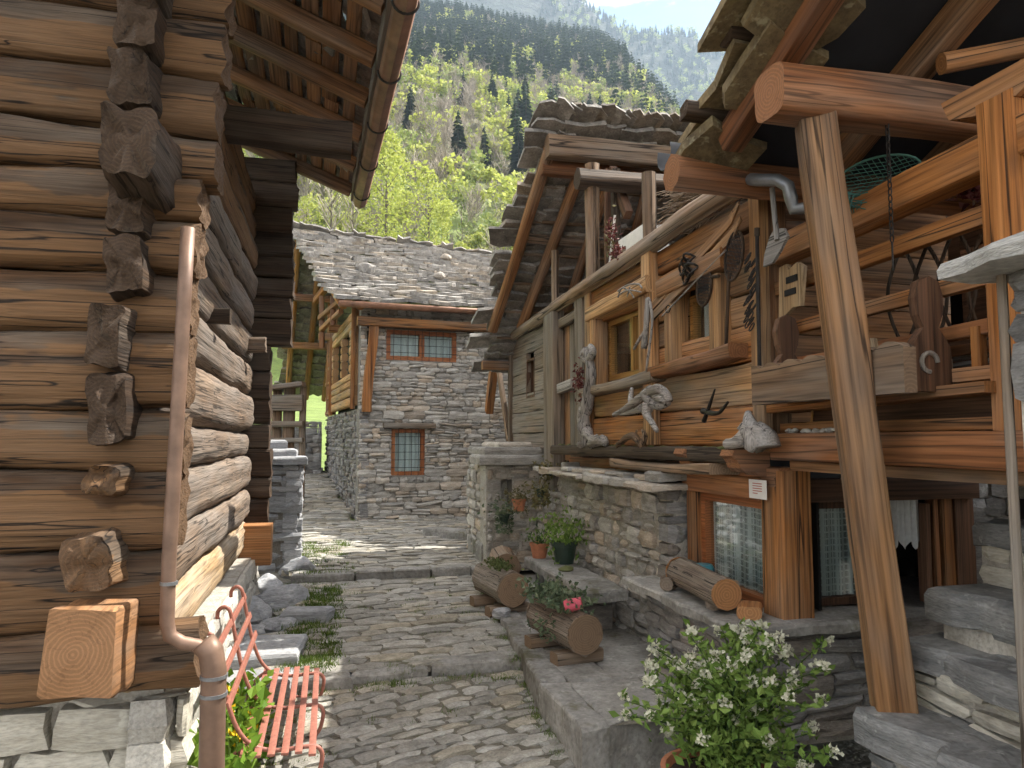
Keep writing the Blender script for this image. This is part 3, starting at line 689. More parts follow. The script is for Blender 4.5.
# far corner: ends of the cross wall's logs, dark, stacked
z = -0.95; k = 0
while z < 3.3:
    h = lr.uniform(.24, .33); xe = -0.68 if z < 1.1 else -0.46
    beam(LB, 'log_end', (-1.3, 8.9, z + h / 2), (xe + lr.uniform(-.03, .03), 8.9 + lr.uniform(-.02, .02), z + h / 2), 0.22, h * .99, M['dark_log'], c=0.3, wob=0.015, seg=6, rough=.05, endcut=0.04); z += h; k += 1
beam(LB, 'log_end', (-1.3, 8.55, -1.15), (-0.60, 8.55, -1.15), 0.26, 0.44, M['cut_wood'], c=0.08, wob=0.004, seg=4)
beam(LB, 'bracket_beam', (-1.3, 6.2, 2.62), (0.14, 6.2, 2.58), 0.22, 0.27, M['dark_log'], c=0.25, wob=0.015, seg=10)
beam(LB, 'log_end', (-1.1, 8.3, 1.02), (-0.70, 8.3, 1.04), 0.16, 0.16, M['sun_log'], c=0.4, wob=0.02, seg=4, endcut=.04)
beam(LB, 'log_end', (-1.1, 5.9, .95), (-0.76, 5.9, .95), 0.11, 0.12, M['dark_log'], c=0.2, wob=0.01, seg=3)
# dark inner lining so no light shows between the logs
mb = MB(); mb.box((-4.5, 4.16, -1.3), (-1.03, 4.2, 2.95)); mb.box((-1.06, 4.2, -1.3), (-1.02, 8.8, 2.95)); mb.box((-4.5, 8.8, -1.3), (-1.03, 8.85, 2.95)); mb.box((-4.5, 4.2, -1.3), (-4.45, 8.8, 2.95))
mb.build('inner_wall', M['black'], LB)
# stone base
mb = MB(); mb.box((-4.6, 4.14, -2.4), (-0.80, 8.95, -1.275)); base = mb.build('stone_base', M['lime'], LB)
masonry(base, 'stone', (-4.6, 4.03, -2.35), (1, 0, 0), 3.93, 1.06, (0, -1, 0), M['sunny_stone'], (0.16, 0.26), (1.6, 3.6), 0.2, seed=4, gap=.016, proud=.03)
masonry(base, 'stone', (-0.735, 4.0, -2.35), (0, 1, 0), 4.95, 1.05, (1, 0, 0), M['plaster'], (0.12, 0.24), (1.2, 2.6), 0.2, seed=9, gap=.008, proud=.012)
# roof: rafters, boards, slabs, gutter
ev_f, ev_n = V((0.27, 9.05, 3.02)), V((0.47, 2.4, 3.02)); TP = 0.40
def lroof(x, y): e = ev_f.lerp(ev_n, (9.05 - y) / 6.65); return e.z + 0.06 + (e.x - x) * TP
ry = [8.95, 8.1, 7.25, 6.45, 5.7, 4.95, 4.2, 3.5]
for y in ry:
    xe = ev_f.lerp(ev_n, (9.05 - y) / 6.65).x - 0.07
    beam(LB, 'rafter', (-2.2, y + .05, lroof(-2.2, y) - .02), (xe, y, lroof(xe, y) - .02), 0.13, 0.15, M['rafter'], c=0.4, wob=0.012, seg=10)
xs_ = -1.0; q = 0
while xs_ < 0.16:
    w = lr.uniform(.11, .19)
    y = 9.15
    while y > 2.4:
        l = lr.uniform(.9, 2.0); y2 = max(2.4, y - l)
        xc = xs_ + w / 2
        if lr.random() < 0.93:
            plank(LB, 'roof_board', (xc, y, lroof(xc, y) + .07), (xc + .02, y2 + .01, lroof(xc + .02, y2) + .07), w * .93, 0.024, M['rafter'], up=(0.37, 0, 0.93)); q += 1
        y = y2
    xs_ += w + lr.uniform(0.0, .045)
slab_roof(LB, (0.30, 9.2, 3.25), (0.5, 2.3, 3.25), (-2.4, 2.3, 4.38), (-2.4, 9.2, 4.30), M['slab'], 14, 0.42, 0.035, seed=2)
plank(LB, 'fascia_board', ev_f + V((-.05, .05, .06)), ev_n + V((-.05, 0, .06)), 0.03, 0.15, M['grey_plank'])
mb = MB()
def half_pipe(mb, a, b, r, n=9, th=0.006, arc=(150, 390)):
    a, b = V(a), V(b); d = (b - a).normalized(); s = d.cross(V((0, 0, 1))).normalized(); vv = []
    for p in (a, b):
        for rr in (r, r - th):
            for k in range(n):
                an = math.radians(arc[0] + (arc[1] - arc[0]) * k / (n - 1)); vv.append(p + s * (math.cos(an) * rr) + V((0, 0, math.sin(an) * rr)))
    f = []
    for k in range(n - 1):
        f += [(k, k+1, 2*n+k+1, 2*n+k), (n+k+1, n+k, 3*n+k, 3*n+k+1), (k+1, k, n+k, n+k+1), (2*n+k, 2*n+k+1, 3*n+k+1, 3*n+k)]
    mb.add(vv, f + [(0, 2*n, 3*n, n), (n-1, 2*n-1, 4*n-1, 3*n-1)])
# a hollowed log gutter: thick half log
gut = beam(LB, 'gutter', ev_f + V((0.05, .06, -.02)), ev_n + V((0.05, 0, -.02)), 0.17, 0.17, M['gutter'], c=1.0, wob=.006, seg=14)
for y in (8.75, 7.75, 6.75, 5.75, 4.75, 3.75):
    e = ev_f.lerp(ev_n, (9.05 - y) / 6.65) + V((.05, 0, -.02)); mb = MB()
    mb.tube([e + V((math.cos(a) * .094, 0, math.sin(a) * .094)) for a in [math.radians(20 * k) for k in range(18)]], .009, 6, closed=True)
    mb.build('gutter_strap', M['iron'], gut)
# downpipe at the corner
dp = MB(); P = [oY(188, 228, 3.8), oY(184, 300, 3.8), oY(176, 440, 3.8), oY(169, 560, 3.8), oY(167, 622, 3.8), oY(170, 636, 3.8), oY(182, 643, 3.8), oY(198, 646, 3.8), oY(207, 653, 3.8), oY(211, 668, 3.8)]
dp.tube(P, 0.034, 12); d1 = dp.build('downpipe', M['copper'], LB, smooth=True)
dp = MB(); dp.tube([oY(203, 642, 3.76), oY(211, 652, 3.76), oY(214, 672, 3.76), oY(213, 700, 3.76), oY(209, 900, 3.76)], 0.058, 14); d2 = dp.build('downpipe', M['copper'], LB, smooth=True)
for (u, v, y, r, d) in ((169, 583, 3.8, .040, d1), (214, 676, 3.76, .063, d2), (213.5, 694, 3.76, .064, d2)):
    c = oY(u, v, y); mb = MB(); mb.tube([c + V((0, 0, -.008)), c + V((0, 0, .008))], r, 14); mb.build('pipe_clamp', M['zinc'], d)

# ------------------------------------------------------------------ back house
CB = V((0.57, 14.42, -1.62)); e1 = V((.9945, .105, 0)).normalized(); e2 = V((-.105, .9945, 0)); nF = -e2; nL = -e1; UP = V((0, 0, 1))
BH = thing('stone_house', 'grey stone house with slab roof at the end of the alley', 'house', CB + e1 * 2 + e2 * 3)
def bw(u, v):      # picture point on the front wall -> (along, height)
    r_ = ray(u, v); k = (CB.dot(nF)) / r_.dot(nF); p = r_ * k - CB; return p.dot(e1), p.z
def bl(u, v):      # same on the side wall
    r_ = ray(u, v); k = (CB.dot(nL)) / r_.dot(nL); p = r_ * k - CB; return p.dot(e2), p.z
def rect(fn, u0, v0, u1, v1):
    a = fn(u0, v0); b = fn(u1, v1); return (min(a[0], b[0]), max(a[0], b[0]), min(a[1], b[1]), max(a[1], b[1]))
W1 = rect(bw, 387, 329, 457, 362); W2 = rect(bw, 392, 429, 425, 475)
wallH = bw(360, 305)[1]
mb = MB()
def wall_with_holes(mb, o, eu, n, width, height, holes, thick):
    xs = sorted({0, width, *[h[0] for h in holes], *[h[1] for h in holes]}); zs = sorted({0, height, *[h[2] for h in holes], *[h[3] for h in holes]})
    for i in range(len(xs) - 1):
        for j in range(len(zs) - 1):
            cx, cz = (xs[i] + xs[i+1]) / 2, (zs[j] + zs[j+1]) / 2
            if any(h[0] < cx < h[1] and h[2] < cz < h[3] for h in holes): continue
            block(mb, V(o) + eu * xs[i] + UP * zs[j], eu * (xs[i+1] - xs[i]), -n * thick, UP * (zs[j+1] - zs[j]))
wall_with_holes(mb, CB - nF * 0.05, e1, nF, 5.0, wallH, [W1, W2], 0.35)
fw = mb.build('front_wall', M['mortar'], BH)
masonry(fw, 'stone', CB, e1, 5.0, wallH, nF, M['wall_stone'], (0.07, 0.17), (1.2, 3.6), 0.17, [W1, W2], 300, seed=1, gap=.008, proud=.03)
cladZ = bl(330, 416)[1]
mb = MB(); block(mb, CB - nL * .05 + e2 * .12, e2 * 6.4, -nL * .35, UP * cladZ); sw = mb.build('side_wall', M['lime'], BH)
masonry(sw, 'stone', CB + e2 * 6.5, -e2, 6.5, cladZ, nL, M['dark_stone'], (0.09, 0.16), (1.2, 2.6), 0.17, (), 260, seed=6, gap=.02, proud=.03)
# timber cladding of the side wall above, with three small openings
clH = bl(352, 316)[1]; holes = [rect(bl, 323, 362, 330, 382), rect(bl, 337, 350, 344, 375), rect(bl, 346, 343, 353, 369)]
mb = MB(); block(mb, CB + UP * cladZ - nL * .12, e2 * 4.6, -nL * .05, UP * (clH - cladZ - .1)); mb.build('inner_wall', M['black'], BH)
z = cladZ + .06; br = random.Random(2)
while z < clH - .05:
    h = br.uniform(.15, .2); spans = [(0.35, 4.4)]
    for hl in holes:
        ns = []
        for (a, b) in spans:
            if z + h * .7 < hl[2] or z + h * .3 > hl[3] or hl[1] < a or hl[0] > b: ns.append((a, b))
            else:
                if hl[0] - a > .04: ns.append((a, hl[0]))
                if b - hl[1] > .04: ns.append((hl[1], b))
        spans = ns
    for (a, b) in spans:
        beam(BH, 'cladding_log', CB + e2 * a + nL * .02 + UP * (z + h / 2), CB + e2 * b + nL * .02 + UP * (z + h / 2), .14, h * .98, M['honey'], c=.6, wob=.008, seg=6)
    z += h
for (a, dz) in ((0.35, 0), (4.4, .0)):
    beam(BH, 'cladding_post', CB + e2 * a + nL * .10 + UP * (cladZ - .02), CB + e2 * a + nL * .10 + UP * (clH + .05 - a * .03), .09, .11, M['orange'], c=.15, wob=.004, seg=4)
for (u, v) in ((341, 329), (330, 337)):
    a, zz = bl(u, v); beam(BH, 'beam_end', CB + e2 * a + UP * zz, CB + e2 * a + nL * .3 + UP * zz, .18, .18, M['rafter'], c=.1, wob=.004, seg=2)
# open gallery on the far side of the gable
for a in (4.5, 5.2, 6.0):
    beam(BH, 'gallery_post', CB + e2 * a + UP * cladZ, CB + e2 * a + UP * (clH + 1.1), .1, .1, M['rafter'], c=.15, wob=.005, seg=4)
for zz in (cladZ + .1, cladZ + .5, cladZ + .9, cladZ + 1.3, cladZ + 1.7):
    beam(BH, 'gallery_rail', CB + e2 * 4.4 + UP * zz, CB + e2 * 6.5 + UP * zz, .05, .09, M['rafter'], c=.15, wob=.005, seg=4)
# roof patches
A = oD(336, 300, 13.7); B = oD(486, 309, 14.9); Bx = A + (B - A) * 1.6
D_ = oD(288, 229, 18.2); C_ = oD(492, 257, 19.8); Cx = D_ + (C_ - D_) * 1.45
slab_roof(BH, A, Bx, Cx, D_, M['slab'], 23, 0.36, 0.062, seed=3, limit=300)
Ff = oD(279, 392, 22.5); Fx = Ff + (Cx - D_)
slab_roof(BH, Fx, Ff, D_ + V((0, .05, .03)), Cx + V((0, .05, .03)), M['slab'], 20, 0.32, 0.05, seed=5, limit=120)
# rafters under the far slope and under the gable overhang
def lerp2(a, b, t): return V(a) + (V(b) - V(a)) * t
for s_ in (0.06, 0.19, 0.32):
    top_ = lerp2(D_, Cx, s_ * .55) - UP * .14; bot = lerp2(Ff, Fx, s_ * .55) - UP * .14
    beam(BH, 'rafter', bot, top_, .17, .17, M['orange'], c=.9, wob=.012, seg=10)
for s_ in (0.05, 0.16):
    beam(BH, 'rafter', lerp2(A, Bx, s_ * .6) - UP * .10, lerp2(D_, Cx, s_ * .6) - UP * .12, .15, .15, M['orange'], c=.9, wob=.01, seg=10)
q0 = oD(292, 297, 19.5); beam(BH, 'purlin', q0, q0 + e1 * 2.0, .16, .2, M['redbeam'], c=.3, wob=.01, seg=5)
q0 = oD(282, 345, 20.5); beam(BH, 'purlin', q0, q0 + e1 * 2.4, .16, .2, M['rafter'], c=.3, wob=.01, seg=5)
q0 = oD(313, 290, 17.2); beam(BH, 'brace', oD(316, 301, 17.5), oD(330, 282, 16.8), .15, .15, M['orange'], c=.4, wob=.01, seg=4)
beam(BH, 'gallery_post', oD(322, 348, 17), oD(322, 296, 17), .11, .11, M['redbeam'], c=.2, wob=.005, seg=4)
beam(BH, 'gallery_post', oD(333, 325, 16), oD(333, 296, 16), .11, .11, M['redbeam'], c=.2, wob=.005, seg=4)
beam(BH, 'gallery_rail', oD(320, 318, 17), oD(341, 300, 15.4), .1, .1, M['redbeam'], c=.2, wob=.005, seg=4)
beam(BH, 'gallery_rail', oD(321, 330, 17), oD(341, 311, 15.4), .1, .1, M['redbeam'], c=.2, wob=.005, seg=4)
beam(BH, 'ridge_log', D_ - UP * .16 + e1 * .15, Cx - UP * .16, .2, .2, M['orange'], c=.9, wob=.01, seg=8)
# eaves: plate and gutter, curved bracket post
pl0 = CB + e1 * -.1 + nF * .16 + UP * (bw(358, 322)[1]); beam(BH, 'eave_plate', pl0, pl0 + e1 * 5.2, .16, .17, M['orange'], c=.15, wob=.006, seg=10)
mb = MB(); g0 = A + V((.05, -.06, -.06)); half_pipe(mb, g0, g0 + (B - A) * 1.35, .075); mb.build('gutter', M['gutter'], BH, smooth=True)
s0 = bw(374, 330)[0]
mb_pts = [(374, 318), (372, 345), (368, 375), (366, 400), (366, 412)]
prev = None
bpts = [CB + e1 * bw(u, v)[0] + nF * .09 + UP * bw(u, v)[1] for (u, v) in mb_pts]
mb = MB(); L_ = []
for p in bpts: L_.append(p)
vv = []; ff = []
for p in L_: vv += [p - e1 * .085 - nF * .08, p + e1 * .085 - nF * .08, p + e1 * .085 + nF * .09, p - e1 * .085 + nF * .09]
for i in range(len(L_) - 1):
    for k in range(4): ff.append((i*4+k, i*4+(k+1)%4, (i+1)*4+(k+1)%4, (i+1)*4+k))
ff += [(0, 1, 2, 3), tuple(len(vv) - 4 + k for k in (3, 2, 1, 0))]
mb.add(vv, ff); mb.build('bracket_post', M['orange'], BH)
# windows of the front wall
def window(parent, o, eu, n, r, mats, cmat='curtain', fr=.07, recess=.10, grille=None, curtain=None, mull=None, depth=.09):
    """r = (s0, s1, z0, z1) on the wall plane through o; frame > pane, bars, grille, curtain"""
    s0, s1, z0, z1 = r; o = V(o); mb = MB()
    def bar(mb, a0, a1, b0, b1, d0, d1): block(mb, o + eu * a0 + UP * b0 - n * d1, eu * (a1 - a0), n * (d1 - d0), UP * (b1 - b0))
    bar(mb, s0, s0 + fr, z0, z1, recess, recess + depth); bar(mb, s1 - fr, s1, z0, z1, recess, recess + depth)
    bar(mb, s0 + fr, s1 - fr, z0, z0 + fr, recess, recess + depth); bar(mb, s0 + fr, s1 - fr, z1 - fr, z1, recess, recess + depth)
    w = mb.build('window', mats, parent)
    if mull:
        for t in mull:
            c = s0 + (s1 - s0) * t; mb = MB(); bar(mb, c - fr * .6, c + fr * .6, z0 + fr, z1 - fr, recess - .008, recess + depth - .01); mb.build('mullion', mats, w)
    mb = MB(); bar(mb, s0 + fr * .9, s1 - fr * .9, z0 + fr * .9, z1 - fr * .9, recess + depth * .55, recess + depth * .55 + .006); mb.build('pane', M['glass'], w)
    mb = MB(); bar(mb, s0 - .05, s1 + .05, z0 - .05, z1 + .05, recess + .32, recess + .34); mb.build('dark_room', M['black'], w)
    if grille:
        nx, nz = grille
        mb = MB()
        for i in range(1, nx):
            p = o + eu * (s0 + (s1 - s0) * i / nx) - n * (recess - .03); mb.tube([p + UP * z0, p + UP * z1], .006, 6)
        for j in range(1, nz):
            p = o + UP * (z0 + (z1 - z0) * j / nz) - n * (recess - .03); mb.tube([p + eu * s0, p + eu * s1], .006, 6)
        mb.build('grille', M['iron'], w)
    if curtain:
        for (a, b, zb) in curtain:
            mb = MB(); N = 24; vv = []
            for i in range(N + 1):
                t = i / N; ss = s0 + fr + (s1 - s0 - 2 * fr) * (a + (b - a) * t); dd = recess + depth * .55 + .03 + .012 * math.sin(t * 30)
                vv += [o + eu * ss - n * dd + UP * (z0 + (z1 - z0) * zb + .012 * math.sin(t * 60)), o + eu * ss - n * dd + UP * (z1 - fr * .5)]
            mb.add(vv, [(2*i, 2*i+2, 2*i+3, 2*i+1) for i in range(N)]); mb.build('curtain', M[cmat], w, smooth=True)
    return w
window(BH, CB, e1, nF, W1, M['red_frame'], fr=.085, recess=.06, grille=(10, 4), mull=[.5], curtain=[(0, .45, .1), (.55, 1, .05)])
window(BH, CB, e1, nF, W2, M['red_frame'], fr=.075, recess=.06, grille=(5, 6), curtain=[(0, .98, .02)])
beam(BH, 'lintel', CB + e1 * (W1[0] - .3) + UP * (W1[3] + .08) - nF * .02, CB + e1 * (W1[1] + .35) + UP * (W1[3] + .08) - nF * .02, .2, .13, M['dark_log'], c=.1, wob=.01, seg=5)
beam(BH, 'lintel', CB + e1 * (W2[0] - .18) + UP * (W2[3] + .07) - nF * .02, CB + e1 * (W2[1] + .2) + UP * (W2[3] + .07) - nF * .02, .2, .1, M['grey_plank'], c=.1, wob=.01, seg=5)
# weights lying on the roof
for k, (u, v, t, q) in enumerate(((366, 274, .33, .17), (439, 281, .3, .09), (446, 262, .62, .12))):
    o_ = ray(u, v); n_ = (B - A).cross(D_ - A).normalized(); p = o_ * (A.dot(n_) / o_.dot(n_))
    s_ = (.42, .3, .28)[k]; m = basis(p + n_ * .12, V((1, 0, 0)), V((0, .9, .43)), V((0, -.43, .9)), s_, s_ * .95, s_ * .7)
    tag(put('roof_weight_stone', rock_mesh(k + 3, 2, .25, 1, M['slab']), None, m), ('large rounded stone lying on the left part of the back roof', 'small stone lying low on the right part of the back roof', 'flat stone lying high on the right part of the back roof')[k], 'stone', 'stones weighing down the back roof')
# ------------------------------------------------------------------ middle right: timber cabin over a stone ground floor
FX = 2.80; nX = V((-1, 0, 0)); eN = V((0, -1, 0))
LC = thing('timber_cabin', 'orange timber cabin with loft and slab roof above a stone wall on the right', 'house', (4.3, 7.6, -1.8))
def fy(u, v, x=FX): p = oX(u, v, x); return p.y, p.z
FO = V((FX, 11.0, -0.08))                       # far lower corner of the facade; s runs towards the camera
def fr_(u0, v0, u1, v1, x=FX):
    a, b = fy(u0, v0, x), fy(u1, v1, x)
    return (11.0 - max(a[0], b[0]), 11.0 - min(a[0], b[0]), min(a[1], b[1]), max(a[1], b[1]))
def sy(s): return 11.0 - s
w1 = fr_(604, 303, 651, 380); w2 = fr_(684, 306, 724, 360); slit = fr_(528, 363, 535, 394)
w1 = (w1[0], w1[1], 0.62, 1.25); w2 = (w2[0], w2[1], 0.68, 1.17)
mb = MB()
for (a, b, z0, z1) in ((0, w1[0], -.1, 1.6), (w1[1], w2[0], -.1, 1.6), (w2[1], 6.85, -.1, 1.6), (w1[0], w1[1], -.1, w1[2]), (w1[0], w1[1], w1[3], 1.6), (w2[0], w2[1], -.1, w2[2]), (w2[0], w2[1], w2[3], 1.6)):
    block(mb, (FX + .09, 11 - b, z0), (0.06, 0, 0), (0, b - a, 0), (0, 0, z1 - z0))
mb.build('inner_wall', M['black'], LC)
cr2 = random.Random(6)
def boards(s0, s1, zs, mat, holes, thick, c=.25, name='wall_board', wob=.008, mats=None):
    for i in range(len(zs) - 1):
        z0, z1 = zs[i], zs[i + 1]; spans = [(s0, s1)]
        for hl in holes:
            ns = []
            for (a, b) in spans:
                if (z0 + z1) / 2 < hl[2] or (z0 + z1) / 2 > hl[3] or hl[1] < a or hl[0] > b: ns.append((a, b))
                else:
                    if hl[0] - a > .03: ns.append((a, hl[0]))
                    if b - hl[1] > .03: ns.append((hl[1], b))
            spans = ns
        for (a, b) in spans:
            m_ = mats[i % len(mats)] if mats else mat
            beam(LC, name, (FX + thick * .5 - .02 + cr2.uniform(-.012, .012), sy(a), (z0 + z1) / 2), (FX + thick * .5 - .02 + cr2.uniform(-.012, .012), sy(b), (z0 + z1) / 2 + cr2.uniform(-.008, .008)), thick, (z1 - z0) - .008, m_, c=c, wob=wob, seg=max(3, int((b - a) / .2)), rough=.02, groove=.03 if name == 'wall_log' else .02)
boards(0.0, 2.22, [-.12, .10, .40, .68, .98, 1.26, 1.56], M['grey_plank'], [slit], .07, .15)
mb = MB(); ya, yb, za, zb_ = sy(slit[1]) - .03, sy(slit[0]) + .03, slit[2] - .04, slit[3] + .04; o4 = [(ya, za), (yb, za), (yb, zb_), (ya, zb_)]; i4 = [(ya + .03, za + .03), (yb - .03, za + .03), (yb - .03, zb_ - .03), (ya + .03, zb_ - .03)]
mb.add([(x, *q) for x in (FX - .02, FX + .1) for q in o4 + i4], [f_ for k in range(4) for f_ in ((k, 4 + k, 4 + (k + 1) % 4, (k + 1) % 4), (8 + k, 8 + (k + 1) % 4, 12 + (k + 1) % 4, 12 + k), (k, (k + 1) % 4, 8 + (k + 1) % 4, 8 + k), (4 + k, 12 + k, 12 + (k + 1) % 4, 4 + (k + 1) % 4))]); mb.build('window', M['brown'], LC)
beam(LC, 'corner_board', (FX - .02, 10.98, -.3), (FX - .02, 10.98, 1.55), .07, .12, M['grey_plank'], c=.15, seg=6, up=(1, 0, 0))
s_or = 11 - fy(590, 400)[0]
zo = [-.06, .24, .54, .80, 1.02, 1.24, 1.44, 1.66]
boards(s_or, 6.70, zo, M['orange'], [(w1[0] - .05, w1[1] + .05, w1[2], w1[3]), (w2[0] - .05, w2[1] + .05, w2[2], w2[3])], .13, .35, 'wall_log', .012, [M['orange'], M['honey'], M['orange'], M['honey'], M['honey'], M['orange'], M['orange']])
# grey posts and plank door between them
def vpost(u0, u1, z0, z1, mat, x=FX - .04, t=.12, name='post', **k):
    ya, yb = fy(u0, 400, x)[0], fy(u1, 400, x)[0]; yc = (ya + yb) / 2
    return beam(LC, name, (x, yc, z0), (x, yc, z1), t, abs(ya - yb), mat, c=k.pop('c', .15), up=(0, 1, 0), seg=8, **k)
vpost(549, 559, -.62, 1.62, M['grey_plank'], t=.15, wob=.012)
vpost(580, 588, -.10, 1.66, M['grey_plank'], x=FX, t=.14, wob=.01)
for (a, b, m_) in ((559.5, 565, 'grey_plank'), (565.5, 571, 'post'), (571.5, 576, 'grey_plank'), (576.5, 580, 'grey_plank')):
    vpost(a, b, -.25, 1.42, M[m_], x=FX + .05, t=.04, name='door_plank', wob=.004)
beam(LC, 'door_head', (FX, fy(559, 330)[0], 1.45), (FX, fy(582, 330)[0], 1.47), .1, .12, M['grey_log'], c=.6)
beam(LC, 'latch_bar', (FX - .04, fy(557, 385)[0], .62), (FX - .04, fy(576, 385)[0], .66), .07, .12, M['drift'], c=.3, wob=.012)
vpost(587, 592, -.06, 1.68, M['honey'], x=FX - .045, t=.05, name='batten')
vpost(646.5, 656, -.04, 1.75, M['honey'], x=FX - .06, t=.08, name='batten')
vpost(757, 768, -.06, 1.72, M['honey'], x=FX - .05, t=.07, name='batten')
# windows: golden casement inside a thick larch surround
for r_, cur, mul in ((w1, [(.38, 1, .02)], [.55]), (w2, [(.12, 1, .0)], None)):
    o_ = V((FX, 11, 0))
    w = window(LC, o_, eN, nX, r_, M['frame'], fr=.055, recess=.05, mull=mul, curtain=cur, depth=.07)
    for (a, b) in ((r_[0] - .13, r_[0] - .005), (r_[1] + .005, r_[1] + .13)):
        beam(LC, 'window_jamb', (FX - .04, sy((a + b) / 2), r_[2] - .04), (FX - .04, sy((a + b) / 2), r_[3] + .03), .16, b - a, M['honey'], c=.1, up=(0, 1, 0), seg=4, wob=.003)
    beam(LC, 'window_lintel', (FX - .05, sy(r_[0] - .22), r_[3] + .10), (FX - .05, sy(r_[1] + .22), r_[3] + .12), .18, .15, M['honey'] if mul else M['orange'], c=.15, seg=6, wob=.008)
    beam(LC, 'window_sill', (FX - .07, sy(r_[0] - .35), r_[2] - .11), (FX - .07, sy(r_[1] + .35), r_[2] - .07), .2, .10, M['grey_plank'] if mul else M['redbeam'], c=.4, seg=8, wob=.02)
# ledge under the facade: split gutter log with mossy rim, ragged slab below, carved brackets
beam(LC, 'ledge_log', (FX - .13, 8.35, -.12), (FX - .13, 4.35, -.10), .16, .11, M['dark_log'], c=.4, seg=24, wob=.012, rough=.1)
for k in range(60):
    y = 4.4 + 3.9 * (k + cr2.random()) / 60
    if k % 3 == 0: put('moss_cushion', rock_mesh(k, 1, .5, .6, M['moss']), LC, Matrix.Translation((FX - .17 + cr2.uniform(-.02, .05), y, -.055)) @ Matrix.Diagonal((.06, .10 * cr2.uniform(.6, 1.5), .045, 1)))
beam(LC, 'ledge_slab', (FX - .10, 6.4, -.215), (FX - .12, 4.55, -.215), .24, .08, M['grey_log'], c=.5, seg=14, wob=.03, rough=.06)
beam(LC, 'floor_beam', (FX + .11, 8.3, -.27), (FX + .11, 4.1, -.25), .2, .14, M['redbeam'], c=.2, seg=12)
# bracket with a scooped end, in side profile
def profile(parent, name, pts, origin, ex, ez, n, th, mat):
    """extruded outline: pts (a, b) in the plane ex, ez"""
    o = V(origin); ex, ez, n = V(ex), V(ez), V(n).normalized(); mb = MB(); k = len(pts)
    v = [o + ex * a + ez * b - n * th / 2 for a, b in pts] + [o + ex * a + ez * b + n * th / 2 for a, b in pts]
    mb.add(v, [tuple(range(k))[::-1], tuple(range(k, 2 * k))] + [(i, (i + 1) % k, k + (i + 1) % k, k + i) for i in range(k)])
    o_ = mb.build(name, mat, parent); return o_
for y in (5.0, 4.32):
    profile(LC, 'carved_bracket', [(0, .08), (-.26, .08), (-.28, .04), (-.25, .02), (-.23, -.01), (-.22, -.04), (-.18, -.07), (-.12, -.06), (-.08, -.09), (0, -.10)], (FX + .04, y, -.145), (1, 0, 0), (0, 0, 1), (0, 1, 0), .16, M['redbeam'])
# stone ground floor below the cabin
SX2 = 2.70
mb = MB(); mb.box((SX2 + .05, 5.45, -1.85), (SX2 + .5, 9.4, -.36)); mb.box((SX2 + .5, 4.5, -1.85), (3.3, 11, -.36)); gw = mb.build('ground_floor_wall', M['lime'], LC)
masonry(gw, 'stone', (SX2, 9.4, -1.85), eN, 3.95, 1.46, nX, M['wall_stone'], (0.10, 0.20), (1.0, 2.4), 0.18, (), 240, seed=12, gap=.028, proud=.03)
masonry(gw, 'stone', (SX2 - .02, 5.43, -1.2), (1, 0, 0), .4, .86, (0, -1, 0), M['dark_stone'], (0.13, 0.2), (1.2, 2.0), 0.2, (), 60, seed=13, gap=.02)
y = 9.0; q = 0
while y > 5.35:                                 # thin capping slabs, in two uneven layers
    w = cr2.uniform(.3, .7); y2 = max(5.3, y - w); xo = cr2.uniform(2.42, 2.56)
    flagstone(gw, 'capping_slab', [(xo, y2), (3.0, y2), (3.0, y - .01), (xo + cr2.uniform(-.06, .06), y - .01)], -.395 + cr2.uniform(-.015, .015), -.345 + cr2.uniform(-.015, .015), M['wall_stone'], seed=q + 70, round_=.014); q += 1; y = y2
y = 8.1
while y > 5.4:
    w = cr2.uniform(.18, .4); xo = cr2.uniform(2.5, 2.62)
    flagstone(gw, 'capping_slab', [(xo, y - w), (2.95, y - w), (2.95, y - .02), (xo + cr2.uniform(-.05, .05), y - .02)], -.335, -.275 + cr2.uniform(-.03, .02), M['wall_stone'], seed=q + 70, round_=.014); q += 1; y -= w + cr2.uniform(.0, .2)
# small stone lean-to at the far end with slab cover and niche
mb = MB(); niche = (0.20, 0.36, 0.78, 1.22)
LO = V((2.05, 9.45, -1.75)); EXv = V((1, 0, 0))
wall_with_holes(mb, LO + V((0, .05, 0)), EXv, V((0, -1, 0)), .95, 1.42, [niche], .4); mb.box((2.10, 9.86, -1.75), (2.9, 11.0, -.33))
ln_ = mb.build('lean_to_wall', M['lime'], LC)
masonry(ln_, 'stone', LO, EXv, .95, 1.42, V((0, -1, 0)), M['wall_stone'], (.1, .18), (1.0, 2.2), .14, [niche], 80, seed=15, gap=.035, proud=.02)
masonry(ln_, 'stone', (2.05, 11.0, -1.75), eN, 1.5, 1.42, nX, M['wall_stone'], (.1, .18), (1.2, 2.6), .14, (), 60, seed=16, gap=.03, proud=.02)
mb = MB(); mb.box((2.2, 9.80, -1.2), (2.5, 9.84, -.4)); mb.build('niche_back', M['lime'], ln_)
flagstone(ln_, 'cover_slab', [(1.92, 9.25), (2.98, 9.3), (2.95, 10.3), (1.98, 10.3)], -.33, -.20, M['wall_stone'], seed=91, round_=.03)
flagstone(ln_, 'cover_slab', [(2.02, 9.45), (2.95, 9.4), (2.95, 10.9), (2.05, 10.9)], -.20, -.10, M['wall_stone'], seed=92, round_=.03)
flagstone(ln_, 'cover_slab', [(2.3, 9.9), (2.9, 9.9), (2.9, 10.9), (2.3, 10.9)], -.10, -.03, M['wall_stone'], seed=93, round_=.03)
